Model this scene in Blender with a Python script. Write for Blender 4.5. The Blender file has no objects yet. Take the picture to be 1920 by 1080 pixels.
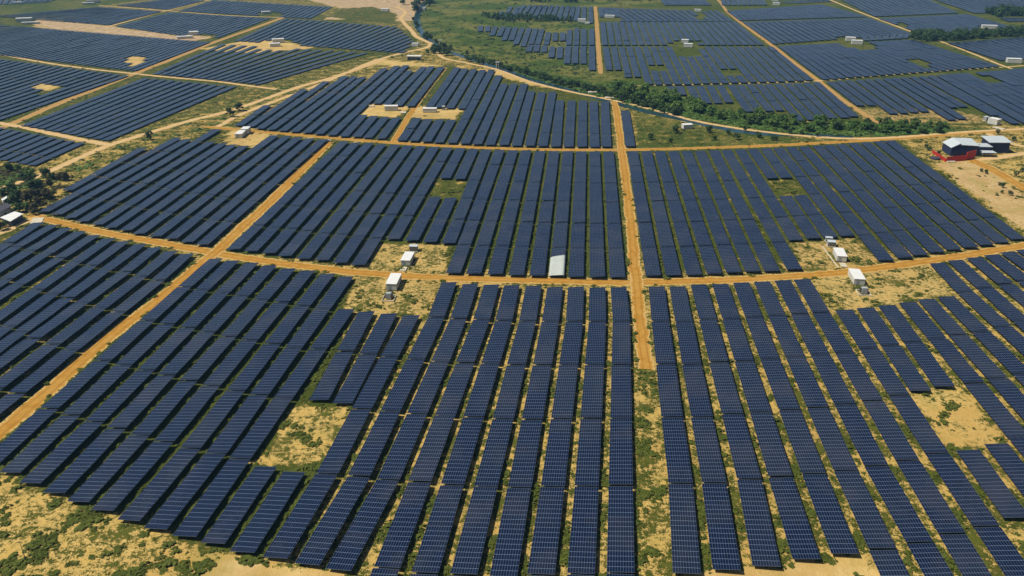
import bpy, bmesh, math, random
import numpy as np
from mathutils import Vector, Matrix, noise

random.seed(7); rng = np.random.default_rng(7)
SC = bpy.context.scene; COL = SC.collection

# ------------------------------------------------------------------ camera
H = 165.0; FPX = 1500.0; YH = -180.0
PITCH = math.atan((540 - YH) / FPX); CP, SP = math.cos(PITCH), math.sin(PITCH)
cam = bpy.data.cameras.new('camera'); cam.sensor_width = 36; cam.lens = FPX / 1920 * 36
cam.clip_start = 1; cam.clip_end = 20000
camo = bpy.data.objects.new('camera', cam); COL.objects.link(camo)
camo.location = (0, 0, H); camo.rotation_euler = (math.pi / 2 - PITCH, 0, 0); SC.camera = camo

# ------------------------------------------------------------------ light
SUN_EL, SUN_AZ = math.radians(56), math.radians(262)     # azimuth clockwise from +Y (far): the sun stands to the left
sdir = Vector((math.sin(SUN_AZ) * math.cos(SUN_EL), math.cos(SUN_AZ) * math.cos(SUN_EL), math.sin(SUN_EL)))
W = bpy.data.worlds.new('World'); SC.world = W; W.use_nodes = True
wn = W.node_tree.nodes; wl = W.node_tree.links
sky = wn.new('ShaderNodeTexSky'); sky.sky_type = 'NISHITA'; sky.sun_disc = False
sky.sun_elevation = SUN_EL; sky.sun_rotation = SUN_AZ
wl.new(sky.outputs[0], wn['Background'].inputs[0]); wn['Background'].inputs[1].default_value = 0.052
sun = bpy.data.lights.new('sun', 'SUN'); sun.energy = 4.8; sun.angle = math.radians(0.5); sun.color = (1, .93, .80)
suno = bpy.data.objects.new('sun', sun); COL.objects.link(suno)
suno.rotation_euler = (-sdir).to_track_quat('-Z', 'Y').to_euler()
SC.view_settings.view_transform = 'Standard'; SC.view_settings.look = 'None'
SC.view_settings.exposure = 0.0; SC.view_settings.gamma = 1; SC.view_settings.use_curve_mapping = False

# ------------------------------------------------------------------ map helpers (survey of the site: bearing + depression -> ground point)
def gp(x, y, z=0.0):
    a = (x - 960) / FPX; b = (540 - y) / FPX
    dz = -SP + b * CP; t = (z - H) / dz
    return Vector((a * t, (CP + b * SP) * t, z))
def g2(p, z=0.0):
    v = gp(p[0], p[1], z); return np.array([v.x, v.y])
def project(P):                                          # (n,3) -> map pixels
    P = np.asarray(P, float); z = P[:, 2] - H
    d = P[:, 1] * CP - z * SP; u = P[:, 1] * SP + z * CP
    return np.stack([960 + FPX * P[:, 0] / d, 540 - FPX * u / d], 1)
def inside(pts, poly):
    x, y = pts[:, 0], pts[:, 1]; r = np.zeros(len(pts), bool); n = len(poly)
    for i in range(n):
        (x1, y1), (x2, y2) = poly[i], poly[(i + 1) % n]
        if y1 == y2: continue
        c = ((y1 > y) != (y2 > y)) & (x < (x2 - x1) * (y - y1) / (y2 - y1) + x1); r ^= c
    return r

# ------------------------------------------------------------------ object helpers
def link(name, me, parent=None, loc=None):
    o = bpy.data.objects.new(name, me); COL.objects.link(o)
    if parent is not None: o.parent = parent
    if loc is not None: o.location = loc
    return o
def tag(o, label, cat, group=None):
    o['label'] = label; o['category'] = cat
    if group: o['group'] = group
    return o
def thing(name, label, cat, loc=(0, 0, 0), rz=0, group=None):
    o = link(name, None, None, loc); o.rotation_euler = (0, 0, rz); o.empty_display_size = .5
    return tag(o, label, cat, group)
def mesh_np(name, V, F, mats, uv=None, attrs=None, smooth=False, mi=None):
    me = bpy.data.meshes.new(name); V = np.asarray(V, np.float32); F = np.asarray(F, np.int32)
    k = F.shape[1]
    me.vertices.add(len(V)); me.vertices.foreach_set('co', V.ravel())
    me.loops.add(F.size); me.loops.foreach_set('vertex_index', F.ravel())
    me.polygons.add(len(F)); me.polygons.foreach_set('loop_start', np.arange(0, F.size, k, dtype=np.int32))
    me.polygons.foreach_set('loop_total', np.full(len(F), k, np.int32))
    if mi is not None: me.polygons.foreach_set('material_index', np.asarray(mi, np.int32))
    me.polygons.foreach_set('use_smooth', np.full(len(F), bool(smooth)))
    if uv is not None:
        l = me.uv_layers.new(name='UVMap'); l.data.foreach_set('uv', np.asarray(uv, np.float32).ravel())
    for k2, a in (attrs or {}).items():
        at = me.attributes.new(k2, 'FLOAT', 'POINT'); at.data.foreach_set('value', np.asarray(a, np.float32))
    for m in (mats if isinstance(mats, (list, tuple)) else [mats]): me.materials.append(m)
    me.update(calc_edges=True); me.validate(); return me
BOXF = [(0, 3, 2, 1), (4, 5, 6, 7), (0, 1, 5, 4), (1, 2, 6, 5), (2, 3, 7, 6), (3, 0, 4, 7)]
def box_bm(bm, c, s, rot=None, top=None):
    """box centred at c, size s; top = (sx, sy) shrink of the top face"""
    t = top or (1, 1); vs = []
    for z in (-.5, .5):
        k = t if z > 0 else (1, 1)
        for x, y in ((-.5, -.5), (.5, -.5), (.5, .5), (-.5, .5)):
            v = Vector((x * s[0] * k[0], y * s[1] * k[1], z * s[2]))
            if rot is not None: v = rot @ v
            vs.append(bm.verts.new(v + Vector(c)))
    return [bm.faces.new([vs[i] for i in f]) for f in BOXF]
def bm_obj(name, bm, mat, parent=None, bevel=0, loc=None):
    if bevel:
        bmesh.ops.bevel(bm, geom=list(bm.edges), offset=bevel, segments=2, affect='EDGES', clamp_overlap=True)
    bmesh.ops.recalc_face_normals(bm, faces=list(bm.faces))
    me = bpy.data.meshes.new(name); bm.to_mesh(me); bm.free()
    for m in (mat if isinstance(mat, (list, tuple)) else [mat]): me.materials.append(m)
    return link(name, me, parent, loc)
def boxes(name, items, mat, parent=None, bevel=0):
    bm = bmesh.new()
    for it in items: box_bm(bm, *it)
    return bm_obj(name, bm, mat, parent, bevel)
def cyl_bm(bm, p0, p1, r0, r1=None, n=8):
    r1 = r0 if r1 is None else r1
    p0, p1 = Vector(p0), Vector(p1); q = (p1 - p0).to_track_quat('Z', 'Y').to_matrix()
    A = [bm.verts.new(p0 + q @ Vector((r0 * math.cos(i * 2 * math.pi / n), r0 * math.sin(i * 2 * math.pi / n), 0))) for i in range(n)]
    B = [bm.verts.new(p1 + q @ Vector((r1 * math.cos(i * 2 * math.pi / n), r1 * math.sin(i * 2 * math.pi / n), 0))) for i in range(n)]
    for i in range(n): bm.faces.new([A[i], A[(i + 1) % n], B[(i + 1) % n], B[i]])
    bm.faces.new(A[::-1]); bm.faces.new(B)

# ------------------------------------------------------------------ materials
class NT:
    def __init__(s, name, disp=False):
        s.m = bpy.data.materials.new(name); s.m.use_nodes = True; s.t = s.m.node_tree; s.n = s.t.nodes; s.l = s.t.links
        s.b = s.n['Principled BSDF']
    def new(s, ty, **kw):
        nd = s.n.new(ty)
        for k, v in kw.items(): setattr(nd, k, v)
        return nd
    def set(s, sock, v):
        if isinstance(v, bpy.types.NodeSocket): s.l.new(v, sock)
        else: sock.default_value = v
    def math(s, op, a, b=0.0, c=None, clamp=False):
        nd = s.new('ShaderNodeMath', operation=op, use_clamp=clamp); s.set(nd.inputs[0], a); s.set(nd.inputs[1], b)
        if c is not None: s.set(nd.inputs[2], c)
        return nd.outputs[0]
    def noise(s, vec, scale, detail=3, rough=.55, col=False):
        nd = s.new('ShaderNodeTexNoise'); s.set(nd.inputs['Vector'], vec); nd.inputs['Scale'].default_value = scale
        nd.inputs['Detail'].default_value = detail; nd.inputs['Roughness'].default_value = rough
        return nd.outputs[1 if col else 0]
    def ramp(s, f, lo, hi, a=0.0, b=1.0):
        nd = s.new('ShaderNodeMapRange', interpolation_type='SMOOTHSTEP'); s.set(nd.inputs[0], f); s.set(nd.inputs[1], lo); s.set(nd.inputs[2], hi)
        s.set(nd.inputs[3], a); s.set(nd.inputs[4], b); return nd.outputs[0]
    def mix(s, f, a, b):
        nd = s.new('ShaderNodeMix', data_type='RGBA'); s.set(nd.inputs[0], f)
        for k, v in ((6, a), (7, b)): s.set(nd.inputs[k], v if isinstance(v, bpy.types.NodeSocket) else (*v, 1))
        return nd.outputs[2]
    def pos(s): return s.new('ShaderNodeNewGeometry').outputs['Position']
    def obj(s): return s.new('ShaderNodeTexCoord').outputs['Object']
    def attr(s, n): return s.new('ShaderNodeAttribute', attribute_name=n).outputs['Fac']
    def bump(s, h, st, d):
        nd = s.new('ShaderNodeBump'); nd.inputs['Strength'].default_value = st; nd.inputs['Distance'].default_value = d
        s.set(nd.inputs['Height'], h); s.l.new(nd.outputs[0], s.b.inputs['Normal'])
    def out(s, col, rough=.9, spec=.2, metal=0):
        s.set(s.b.inputs['Base Color'], col if isinstance(col, bpy.types.NodeSocket) else (*col, 1))
        s.set(s.b.inputs['Roughness'], rough); s.b.inputs['Specular IOR Level'].default_value = spec; s.b.inputs['Metallic'].default_value = metal
        return s.m
def plain(name, col, rough=.7, var=.15, scale=.6, spec=.3, metal=0):
    k = NT(name); n = k.noise(k.obj(), scale, 4); n2 = k.noise(k.obj(), scale * 7, 2)
    f = k.math('ADD', k.math('MULTIPLY', n, .7), k.math('MULTIPLY', n2, .3))
    return k.out(k.mix(k.ramp(f, .3, .7), tuple(c * (1 - var) for c in col), tuple(min(1, c * (1 + var)) for c in col)), rough, spec, metal)

def ground_material():
    k = NT('sandy_ground'); P = k.pos()
    veg, lush, pale, pink = k.attr('veg'), k.attr('lush'), k.attr('pale'), k.attr('pink')
    big = k.noise(P, .02, 4); mid = k.noise(P, .11, 5, .6); fine = k.noise(P, .55, 4, .65); tiny = k.noise(P, 2.2, 3, .6)
    sand = k.mix(k.ramp(mid, .35, .68), (.54, .365, .105), (.69, .495, .180))
    sand = k.mix(k.ramp(big, .45, .65, 0, .6), sand, (.47, .29, .085))
    sand = k.mix(k.ramp(tiny, .60, .74, 0, .45), sand, (.25, .15, .05))
    sand = k.mix(k.math('MULTIPLY', pale, .85), sand, k.mix(k.ramp(mid, .4, .6), (.38, .28, .17), (.52, .40, .27)))
    sand = k.mix(pink, sand, k.mix(k.ramp(mid, .38, .62), (.36, .24, .135), (.53, .38, .23)))
    sand = k.mix(k.math('MULTIPLY', k.ramp(k.noise(P, .05, 5, .65), .50, .66), .55), sand, (.33, .265, .07))
    # dry straw fringe, then green weeds
    m = k.math('ADD', k.math('ADD', k.math('MULTIPLY', mid, .42), k.math('MULTIPLY', fine, .40)), k.math('MULTIPLY', tiny, .18))
    th = k.math('SUBTRACT', .78, k.math('MULTIPLY', veg, .52))
    dry = k.ramp(k.math('SUBTRACT', m, th), -.07, .015)
    grn = k.ramp(k.math('SUBTRACT', m, th), .0, .035)
    dcol = k.mix(k.ramp(fine, .4, .6), (.30, .215, .06), (.22, .19, .045))
    gcol = k.mix(k.ramp(tiny, .35, .65), (.028, .044, .006), (.085, .100, .014))
    gcol = k.mix(k.ramp(mid, .52, .66, 0, .5), gcol, (.13, .135, .022))
    lcol = k.mix(k.ramp(fine, .36, .64), (.030, .062, .010), (.095, .130, .024))
    lcol = k.mix(k.ramp(k.noise(P, .013, 5, .62), .44, .58, 0, .85), lcol, (.165, .160, .040)); lcol = k.mix(k.ramp(mid, .54, .64, 0, .8), lcol, (.018, .045, .008))
    gcol = k.mix(lush, gcol, lcol)
    c = k.mix(k.math('MULTIPLY', dry, .75), sand, dcol); c = k.mix(grn, c, gcol)
    k.bump(k.math('ADD', k.math('MULTIPLY', grn, .5), k.math('ADD', fine, k.math('MULTIPLY', tiny, .4))), .8, .35)
    return k.out(c, .95, .08)
def road_material(name, c1, c2, edge, dust):
    k = NT(name); P = k.pos(); u = k.new('ShaderNodeUVMap', uv_map='UVMap').outputs[0]
    sx = k.new('ShaderNodeSeparateXYZ'); k.l.new(u, sx.inputs[0])
    e = k.math('ABSOLUTE', k.math('SUBTRACT', sx.outputs[0], .5))
    n = k.noise(P, .35, 4); nl = k.noise(P, .06, 3); t = k.noise(P, 1.8, 3)
    col = k.mix(k.ramp(n, .3, .7), c1, c2)
    col = k.mix(k.ramp(nl, .45, .65, 0, .45), col, dust)
    tr = k.ramp(k.math('ABSOLUTE', k.math('SUBTRACT', e, .19)), .0, .08, .48, 0)      # two worn wheel tracks
    col = k.mix(tr, col, tuple(c * .62 for c in c1))
    ee = k.math('ADD', e, k.math('MULTIPLY', k.math('SUBTRACT', n, .5), .36))
    col = k.mix(k.ramp(ee, .32, .42), col, edge)
    col = k.mix(k.ramp(t, .6, .75, 0, .3), col, (.22, .13, .045))
    k.bump(t, .4, .1)
    k.set(k.b.inputs['Alpha'], k.ramp(k.math('ADD', ee, k.math('MULTIPLY', k.math('SUBTRACT', t, .5), .12)), .40, .47, 1, 0)); return k.out(col, .95, .05)
def panel_material():
    k = NT('solar_module_glass'); u = k.new('ShaderNodeUVMap', uv_map='UVMap').outputs[0]
    s = k.new('ShaderNodeSeparateXYZ'); k.l.new(u, s.inputs[0])
    fx = k.math('ABSOLUTE', k.math('SUBTRACT', k.math('FRACT', s.outputs[0]), .5))
    fy = k.math('ABSOLUTE', k.math('SUBTRACT', k.math('FRACT', s.outputs[1]), .5))
    lx = k.ramp(fx, .452, .472); ly = k.ramp(fy, .460, .478)
    fr = k.math('MAXIMUM', k.math('MULTIPLY', lx, .62), k.math('MULTIPLY', ly, .72))
    cx = k.math('ABSOLUTE', k.math('SUBTRACT', k.math('FRACT', k.math('MULTIPLY', s.outputs[0], 6)), .5))
    cy = k.math('ABSOLUTE', k.math('SUBTRACT', k.math('FRACT', k.math('MULTIPLY', s.outputs[1], 10)), .5))
    cell = k.math('MULTIPLY', k.ramp(k.math('MAXIMUM', cx, cy), .42, .47), .22)
    fl = k.new('ShaderNodeVectorMath', operation='FLOOR'); k.l.new(u, fl.inputs[0])
    wn_ = k.new('ShaderNodeTexWhiteNoise', noise_dimensions='3D'); k.l.new(fl.outputs[0], wn_.inputs[0])
    rnd = k.math('FRACT', k.math('ADD', k.attr('rnd'), k.new('ShaderNodeObjectInfo').outputs['Random']))
    base = k.mix(wn_.outputs[0], (.0012, .0046, .020), (.0030, .0088, .034))
    base = k.mix(k.math('MULTIPLY', rnd, .6), base, (.005, .011, .030))
    base = k.mix(cell, base, (.05, .075, .14))
    d = k.noise(k.pos(), .05, 3); base = k.mix(k.math('ADD', k.ramp(d, .45, .7, 0, .09), k.ramp(rnd, .6, 1.0, 0, .03)), base, (.16, .14, .11))
    col = k.mix(fr, base, (.19, .25, .36))
    k.b.inputs['Specular Tint'].default_value = (.36, .66, 1.0, 1)      # blue anti-reflective coating
    return k.out(col, k.math('ADD', .16, k.math('MULTIPLY', k.math('ADD', fr, k.math('MULTIPLY', rnd, .3)), .3)), .42)

M = dict(
    ground=ground_material(),
    road=road_material('orange_dirt', (.38, .190, .030), (.48, .255, .050), (.60, .42, .165), (.50, .30, .075)),
    track=road_material('pale_dirt', (.56, .38, .17), (.66, .47, .24), (.52, .36, .13), (.62, .40, .17)),
    far_road=road_material('brown_dirt', (.40, .235, .075), (.50, .30, .11), (.45, .31, .12), (.45, .28, .10)),
    panel=panel_material(),
    steel=plain('galvanised_steel', (.20, .21, .22), .45, .1, 2, .5, .6),
    white=plain('white_painted_steel', (.74, .75, .74), .5, .05, .4),
    wall=plain('cream_wall', (.56, .56, .52), .8, .10, .3),
    grey=plain('grey_enclosure', (.30, .32, .33), .5, .15, 1),
    dark=plain('dark_steel', (.05, .055, .06), .5, .2, 1),
    concrete=plain('concrete', (.56, .51, .40), .9, .15, .5),
    navy=plain('navy_cladding', (.016, .028, .085), .45, .2, .5),
    red=plain('red_painted_wall', (.42, .028, .018), .6, .15, .4),
    roof=plain('pale_blue_roof_sheet', (.52, .58, .61), .4, .06, .2),
    sheet=plain('white_cover_sheet', (.47, .51, .48), .6, .08, .15),
    tile=plain('dark_roof', (.055, .055, .075), .8, .3, .8),
    glass=plain('window_glass', (.02, .03, .04), .12, .1, 1, .6),
    tyre=plain('rubber', (.02, .02, .02), .9, .1, 3),
    bark=plain('bark', (.10, .07, .045), .9, .3, 1.5),
)
def leaf_material(name, a, b, c):
    k = NT(name); t = k.attr('tint'); r = k.new('ShaderNodeObjectInfo').outputs['Random']
    n = k.noise(k.pos(), .25, 3); col = k.mix(k.ramp(n, .35, .65), a, b)
    col = k.mix(k.math('MULTIPLY', k.math('FRACT', k.math('ADD', t, r)), .8), col, c)
    k.b.inputs['Subsurface Weight'].default_value = 0
    return k.out(col, .75, .15)
M['leaf'] = leaf_material('tree_leaves', (.042, .110, .018), (.085, .165, .030), (.125, .185, .042))
M['leaf_dark'] = leaf_material('dark_leaves', (.022, .055, .016), (.042, .085, .025), (.065, .105, .030))
M['leaf_olive'] = leaf_material('dry_bush_leaves', (.045, .042, .016), (.060, .060, .022), (.085, .070, .030))
M['scrub'] = leaf_material('scrub_leaves', (.032, .056, .006), (.058, .080, .009), (.105, .120, .018))
def water_material():
    k = NT('river_water'); n = k.noise(k.pos(), .4, 4); k.bump(n, .25, .15)
    return k.out(k.mix(k.noise(k.pos(), .04, 2), (.018, .050, .062), (.030, .075, .090)), .09, .5)
M['water'] = water_material()

# ------------------------------------------------------------------ survey: rows of solar tables  (row: [(joint, x, y), ...])
def rows(*a): return {r[0]: [tuple(r[1][k:k + 3]) for k in range(0, len(r[1]), 3)] for r in a}
A = rows((-12, (0,406,484, 4,92,766, 5,-20,868)), (-11, (0,437,488, 4,133,778, 5,17,887)), (-10, (0,473,492, 4,177,790, 5,55,907)),
 (-9, (0,507,497, 4,218,803, 5,100,925)), (-8, (0,542,503, 4,262,816, 5,145,942)), (-7, (0,578,507, 4,307,828, 5,190,958)),
 (-6, (0,615,512, 4,357,840, 5,240,977)), (-5, (0,650,517, 4,405,850, 5,290,993)), (-4, (1,650,579, 4,450,860, 5,345,1007)),
 (-3, (1,688,583, 3,597,750)), (-2, (1,730,587, 3,642,757)), (-1, (1,772,590, 4,613,888, 5,515,1048)),
 (0, (0,842,528, 1,818,594, 4,673,893, 5,575,1060)), (1, (0,882,531, 1,860,597, 4,728,899, 5,633,1070)), (2, (0,922,533, 1,903,599, 4,787,903)),
 (3, (0,960,534, 1,945,600, 4,848,909)), (4, (0,1001,535, 1,989,602, 4,911,912)), (5, (0,1041,537, 1,1032,602, 4,974,914)),
 (6, (0,1080,537, 1,1077,602, 4,1036,912)), (7, (0,1120,538, 1,1120,602, 4,1100,911)), (8, (0,1160,538, 1,1165,602, 4,1164,910)))
A2 = rows((-3, (4,500,873, 5,398,1020)), (-2, (4,553,883, 5,453,1037)))
B = rows((0, (0,1231,537, 1,1238,602, 4,1276,906, 5,1288,1077)), (1, (0,1270,536, 4,1339,905, 5,1363,1070)), (2, (0,1310,533, 4,1405,898, 5,1438,1063)),
 (3, (0,1350,532, 4,1464,893, 5,1513,1050)), (4, (0,1389,529, 4,1526,888, 5,1585,1040)), (5, (0,1428,527, 4,1586,882, 5,1655,1030)),
 (6, (0,1467,525, 4,1643,873, 5,1725,1017)), (7, (0,1503,523, 4,1702,863, 5,1785,1000)), (8, (1,1582,580, 4,1757,850, 5,1850,987)),
 (9, (1,1622,576, 3,1727,733)), (10, (1,1662,571, 3,1772,725)), (11, (1,1701,565, 4,1912,820)), (12, (1,1735,560, 4,1960,808)),
 (13, (1,1773,555, 4,2012,796)), (14, (0,1757,492, 1,1810,547, 4,2066,784)), (15, (0,1790,487, 1,1847,539)), (16, (0,1825,482, 1,1886,532)),
 (17, (0,1858,477, 1,1921,525)), (18, (0,1888,472, 1,1955,519)), (19, (0,1917,467, 1,1988,513)))
B2 = rows((9, (4,1813,842, 5,1908,972)), (10, (4,1867,830, 5,1964,955)))
def two(t, b, v1=6): return {i: [(0, *p), (v1, *q)] for i, (p, q) in enumerate(zip(t, b))}
ex = [646,668,692,716,742,766,790,815,840,864,888,912,937,962,987,1013,1039,1065,1090,1115,1141]
ey = [264.6,267,268,270,271,272.5,274,275,276.5,277.5,279,280,281,281.5,282,282.5,283,283,283.5,284,284]
eb = [(437,468),(470,471),(503,475),(533,480),(568,485),(603,488),(637,493),(671,497),(737,448),(772,451),(806,454),(841,456),(850,512),(888,513),(928,514),(968,516),(1007,517),(1043,517),(1080,519),(1120,520),(1158,520)]
EB = two(list(zip(ex, ey)), eb)
fx_ = [1186,1212,1237,1262,1287,1312,1338,1362,1387,1411,1435,1459,1482,1506,1532,1554,1576,1599,1622,1646,1667]
fy_ = [283.5,283.5,283.5,283,283,282.5,281.5,281,280,279,278,277,275.6,274.5,273,271.7,270,268,266.7,264,263]
fb = [(1225,517),(1263,516),(1302,515),(1340,513),(1377,511),(1412,509),(1448,508),(1490,505),(1493,450),(1527,447),(1558,445),(1590,442),(1662,488),(1698,483),(1727,478),(1758,473),(1790,468),(1822,464),(1852,459),(1880,454),(1910,448)]
FB = two(list(zip(fx_, fy_)), fb)
for D_ in (EB, FB):
    for i in (8, 9, 10, 11): D_[i][1] = (5, *D_[i][1][1:])
CB = rows((0, (0,74,417, 1,15,455)), (1, (0,100,421, 1,31,462)), (2, (0,125,427, 1,56,469)), (3, (0,151,433, 1,86,475)), (4, (0,178,440, 1,111,483)),
 (5, (0,205,446, 1,142,491)), (6, (0,233,452, 1,171,497.5)), (7, (0,264,457, 1,200,504)), (8, (0,292,462.5, 1,234,509, 3,62,634)),
 (9, (0,322,470, 1,263.5,518, 3,98,645)), (10, (0,352,475, 1,296,525, 3,133,655, 4,31,737)))
dt = [(268,277),(334,258),(352,261),(407,242),(397,265),(419,268),(437,271),(458,273),(515,253.5),(537.5,255.6),(559,257.7),(582,259),(606,261)]
db = [(125,357),(81,397),(105,402),(130,408.5),(153,415),(181,421),(206,427),(234,432),(259,438),(290,443),(320,448),(350,454),(378,459)]
gt = [(502,197),(571,167),(612,152),(649,142),(665,143),(681,144),(722,127.5),(745,123),(762,122),(769,132),(795,125),(810,124),(828,125)]
gb = [(447,235),(468,237),(486.5,241),(507,243),(529,245),(551,247),(574,249),(597,251.5),(621,253.5),(644,255.6),(668,256.7),(688.5,258),(713.5,260)]
gpad = {9: ((706,194),(682,215)), 10: ((725,196),(702,217)), 11: ((746,198),(723,219)), 12: ((769,199),(744,220))}
ht = [(857,126.5),(872,128.5),(889,129.6),(905.6,130.6),(922,130.6),(936,141),(946,156.7),(964,156.7),(983,157),(996,170),(1016,172),(1036,172),(1050,188),(1072,188),(1093,188),(1113,189),(1134,190)]
hb = [(752.5,263),(775,264.6),(799,266),(822,267),(847,268),(871,269.6),(894,271),(918,271.7),(944,272),(968,273),(993,273.8),(1017,274),(1042,275),(1066,275),(1091,275),(1115,275),(1137,275)]
hpad = {0: ((804.6,200),(783,221)), 1: ((823,201.5),(803.5,223)), 2: ((843,202.5),(825,224)), 3: ((865,203.5),(847,224))}

ZT = 1.7                 # mean height of a table
TW = 7.4; PITCHW = 10.0; TL = 36.0
tables = []               # (p0, p1, block, row, number)
def nodes(keys, vmax=None, vmin=None):
    P = [(k[0], g2(k[1:], ZT)) for k in keys]
    vs = np.array([p[0] for p in P], float); X = np.array([p[1] for p in P])
    def at(v):
        i = int(np.clip(np.searchsorted(vs, v, 'right') - 1, 0, len(vs) - 2))
        t = (v - vs[i]) / (vs[i + 1] - vs[i]); return X[i] * (1 - t) + X[i + 1] * t
    return at, int(vs[0]), int(vs[-1])
def lay(D_, blk, vend=None, skip=()):
    for r, keys in D_.items():
        at, a, b = nodes(keys)
        if vend is not None: b = vend(r, b)
        for v in range(a, b):
            if (r, v) in skip: continue
            tables.append((at(v), at(v + 1), blk, r, v))
lay(A, 'A', lambda r, b: {-3: 3, -2: 3}.get(r, 6 if r >= 2 else 5)); lay(A2, 'A')
lay(B, 'B', lambda r, b: 5 if r < 5 else {9: 3, 10: 3}.get(r, 6)); lay(B2, 'B')
lay(EB, 'E', None, [(9, 2), (10, 2)]); lay(FB, 'F', None, [(9, 2), (10, 2)])
lay(CB, 'C', lambda r, b: 5)
def span(t, b, blk, r, L=36.5, v0=0):
    p, q = g2(t, ZT), g2(b, ZT); n = max(1, round(np.linalg.norm(p - q) / L))
    for v in range(n): tables.append((p + (q - p) * v / n, p + (q - p) * (v + 1) / n, blk, r, v0 + v))
    return n
for i, (t, b) in enumerate(zip(dt, db)): span(t, b, 'D', i)
for nm, T_, B_, pad in (('G', gt, gb, gpad), ('H', ht, hb, hpad)):
    for i, (t, b) in enumerate(zip(T_, B_)):
        if i in pad: n = span(t, pad[i][0], nm, i); span(pad[i][1], b, nm, i, v0=n + 1)
        else: span(t, b, nm, i)
# the blocks beyond the river and to the far left: corner pixels TL TR BR BL, tables laid on a 10 m pitch, clearings left out
HOLES = [[(1214,119),(1244,119),(1248,130),(1218,130)], [(1254,78),(1312,77),(1316,106),(1262,106)], [(1352,129),(1388,128),(1396,140),(1360,141)],
 [(1562,72),(1590,69),(1640,84),(1640,94),(1606,92),(1566,80)], [(1704,110),(1726,109),(1752,121),(1740,126),(1716,119)], [(1812,134),(1832,135),(1884,156),(1850,158)],
 [(478,77),(540,74),(566,82),(556,90),(535,96),(490,93)], [(232,106),(262,106),(276,110),(250,121),(228,117)], [(64,161),(92,154),(118,159),(84,173)],
 [(15,36),(75,36),(80,48),(15,49)], [(325,66),(400,62),(400,76),(328,74)], [(1130,30),(1160,30),(1168,42),(1128,42)], [(1300,16),(1318,16),(1322,36),(1308,38)],
 [(480,22),(524,22),(530,34),(500,33)], [(1680,42),(1700,42),(1700,50),(1680,50)], [(1830,48),(1862,48),(1866,56),(1836,56)]]
def quad(blk, TLp, TRp, BRp, BLp, clip=None, pitch=PITCHW, L=36.5):
    tl, tr, br, bl = [g2(p, ZT) for p in (TLp, TRp, BRp, BLp)]
    d = (tl - bl) / np.linalg.norm(tl - bl); e = br - bl; w = np.linalg.norm(e - d * (e @ d))
    n = max(1, round(w / pitch) + 1)
    for i in range(n):
        u = (i + .5) / n; p = tl + (tr - tl) * u; q = bl + (br - bl) * u
        m = max(1, round(np.linalg.norm(p - q) / (L * .5)))
        i0 = 0
        while i0 < m:
            k = min(2, m - i0); parts = []
            for j in range(k):
                c = p + (q - p) * (i0 + j + .5) / m
                px = project([[c[0], c[1], ZT]])
                ok = (clip is None or inside(px, clip)[0]) and not any(inside(px, h)[0] for h in HOLES)
                parts.append(ok)
            if k == 2 and all(parts): tables.append((p + (q - p) * i0 / m, p + (q - p) * (i0 + 2) / m, blk, i, i0))
            else:
                for j, ok in enumerate(parts):
                    if ok: tables.append((p + (q - p) * (i0 + j) / m, p + (q - p) * (i0 + j + 1) / m, blk, i, i0 + j))
            i0 += k
q1 = [((1257,162),(1262,179)),((1274,162),(1280,178)),((1294,161),(1310,195)),((1312,161),(1327,193)),((1331,160),(1347,193)),((1350,159.6),(1367,192)),((1370,159),(1405,209)),((1387,159),(1425,210)),((1405,158),(1444,208)),((1423,158),(1463,207)),((1440,157.5),(1501,225.6)),((1458,157),(1523,224.6)),((1476,156),(1544,223.5)),((1494,156),(1562.5,221.5)),((1511,155),(1585,220)),((1529,154),(1602,218))]
for i, (t, b) in enumerate(q1): span(t, b, 'Q4', i)
r4 = [((1556,153),(1615,197.5)),((1572,151.5),(1636,197)),((1590,150.5),(1677,213)),((1609,149.5),(1697,212)),((1626,148.5),(1716,210)),((1643,147.5),(1736,209)),((1660,146.5),(1787,224.5)),((1676,145.5),(1806,222.5)),((1693,144.5),(1790,201.5)),((1710,143.5),(1808,200)),((1727,142.5),(1866,216)),((1744,141.5),(1905,231)),((1761,140.5),(1928,230.5)),((1778,139),(1950,230)),((1795,138),(1975,229)),((1812,137),(2000,228))]
for i, (t, b) in enumerate(r4):
    if i < 13: span(t, b, 'R4', i)
quad('R4', (1762,140), (1990,124), (2300,222), (1924,231))
q3b = [131,131,144,144] + [158] * 5 + [157,156,156,155.5,155,154.5,154,153.5,153,152.5,152,151,150]
n3 = 22
for i in range(n3):
    u = i / (n3 - 1); tx = 1136 + (1443 - 1136) * u; bx158 = 1146 + (1518 - 1146) * u
    yb = q3b[i]; bx = tx + (bx158 - tx) * (yb - 87.5) / (158 - 87.5 - 8 * u)
    t, b = (tx, 87.5), (bx, yb); p, q = g2(t, ZT), g2(b, ZT); m = round(np.linalg.norm(p - q) / 18.25)
    for j in range(0, m, 2):
        for j2, k in (((j, 2),) if j + 2 <= m else ((j, 1),)):
            cs = [p + (q - p) * (j2 + s + .5) / m for s in range(k)]
            oks = [not any(inside(project([[c[0], c[1], ZT]]), h)[0] for h in HOLES) for c in cs]
            if all(oks): tables.append((p + (q - p) * j2 / m, p + (q - p) * (j2 + k) / m, 'Q3', i, j2))
            else:
                for s, ok in enumerate(oks):
                    if ok: tables.append((p + (q - p) * (j2 + s) / m, p + (q - p) * (j2 + s + 1) / m, 'Q3', i, j2 + s))
span((1172,207), (1182,274), 'H2', 0)
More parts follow.
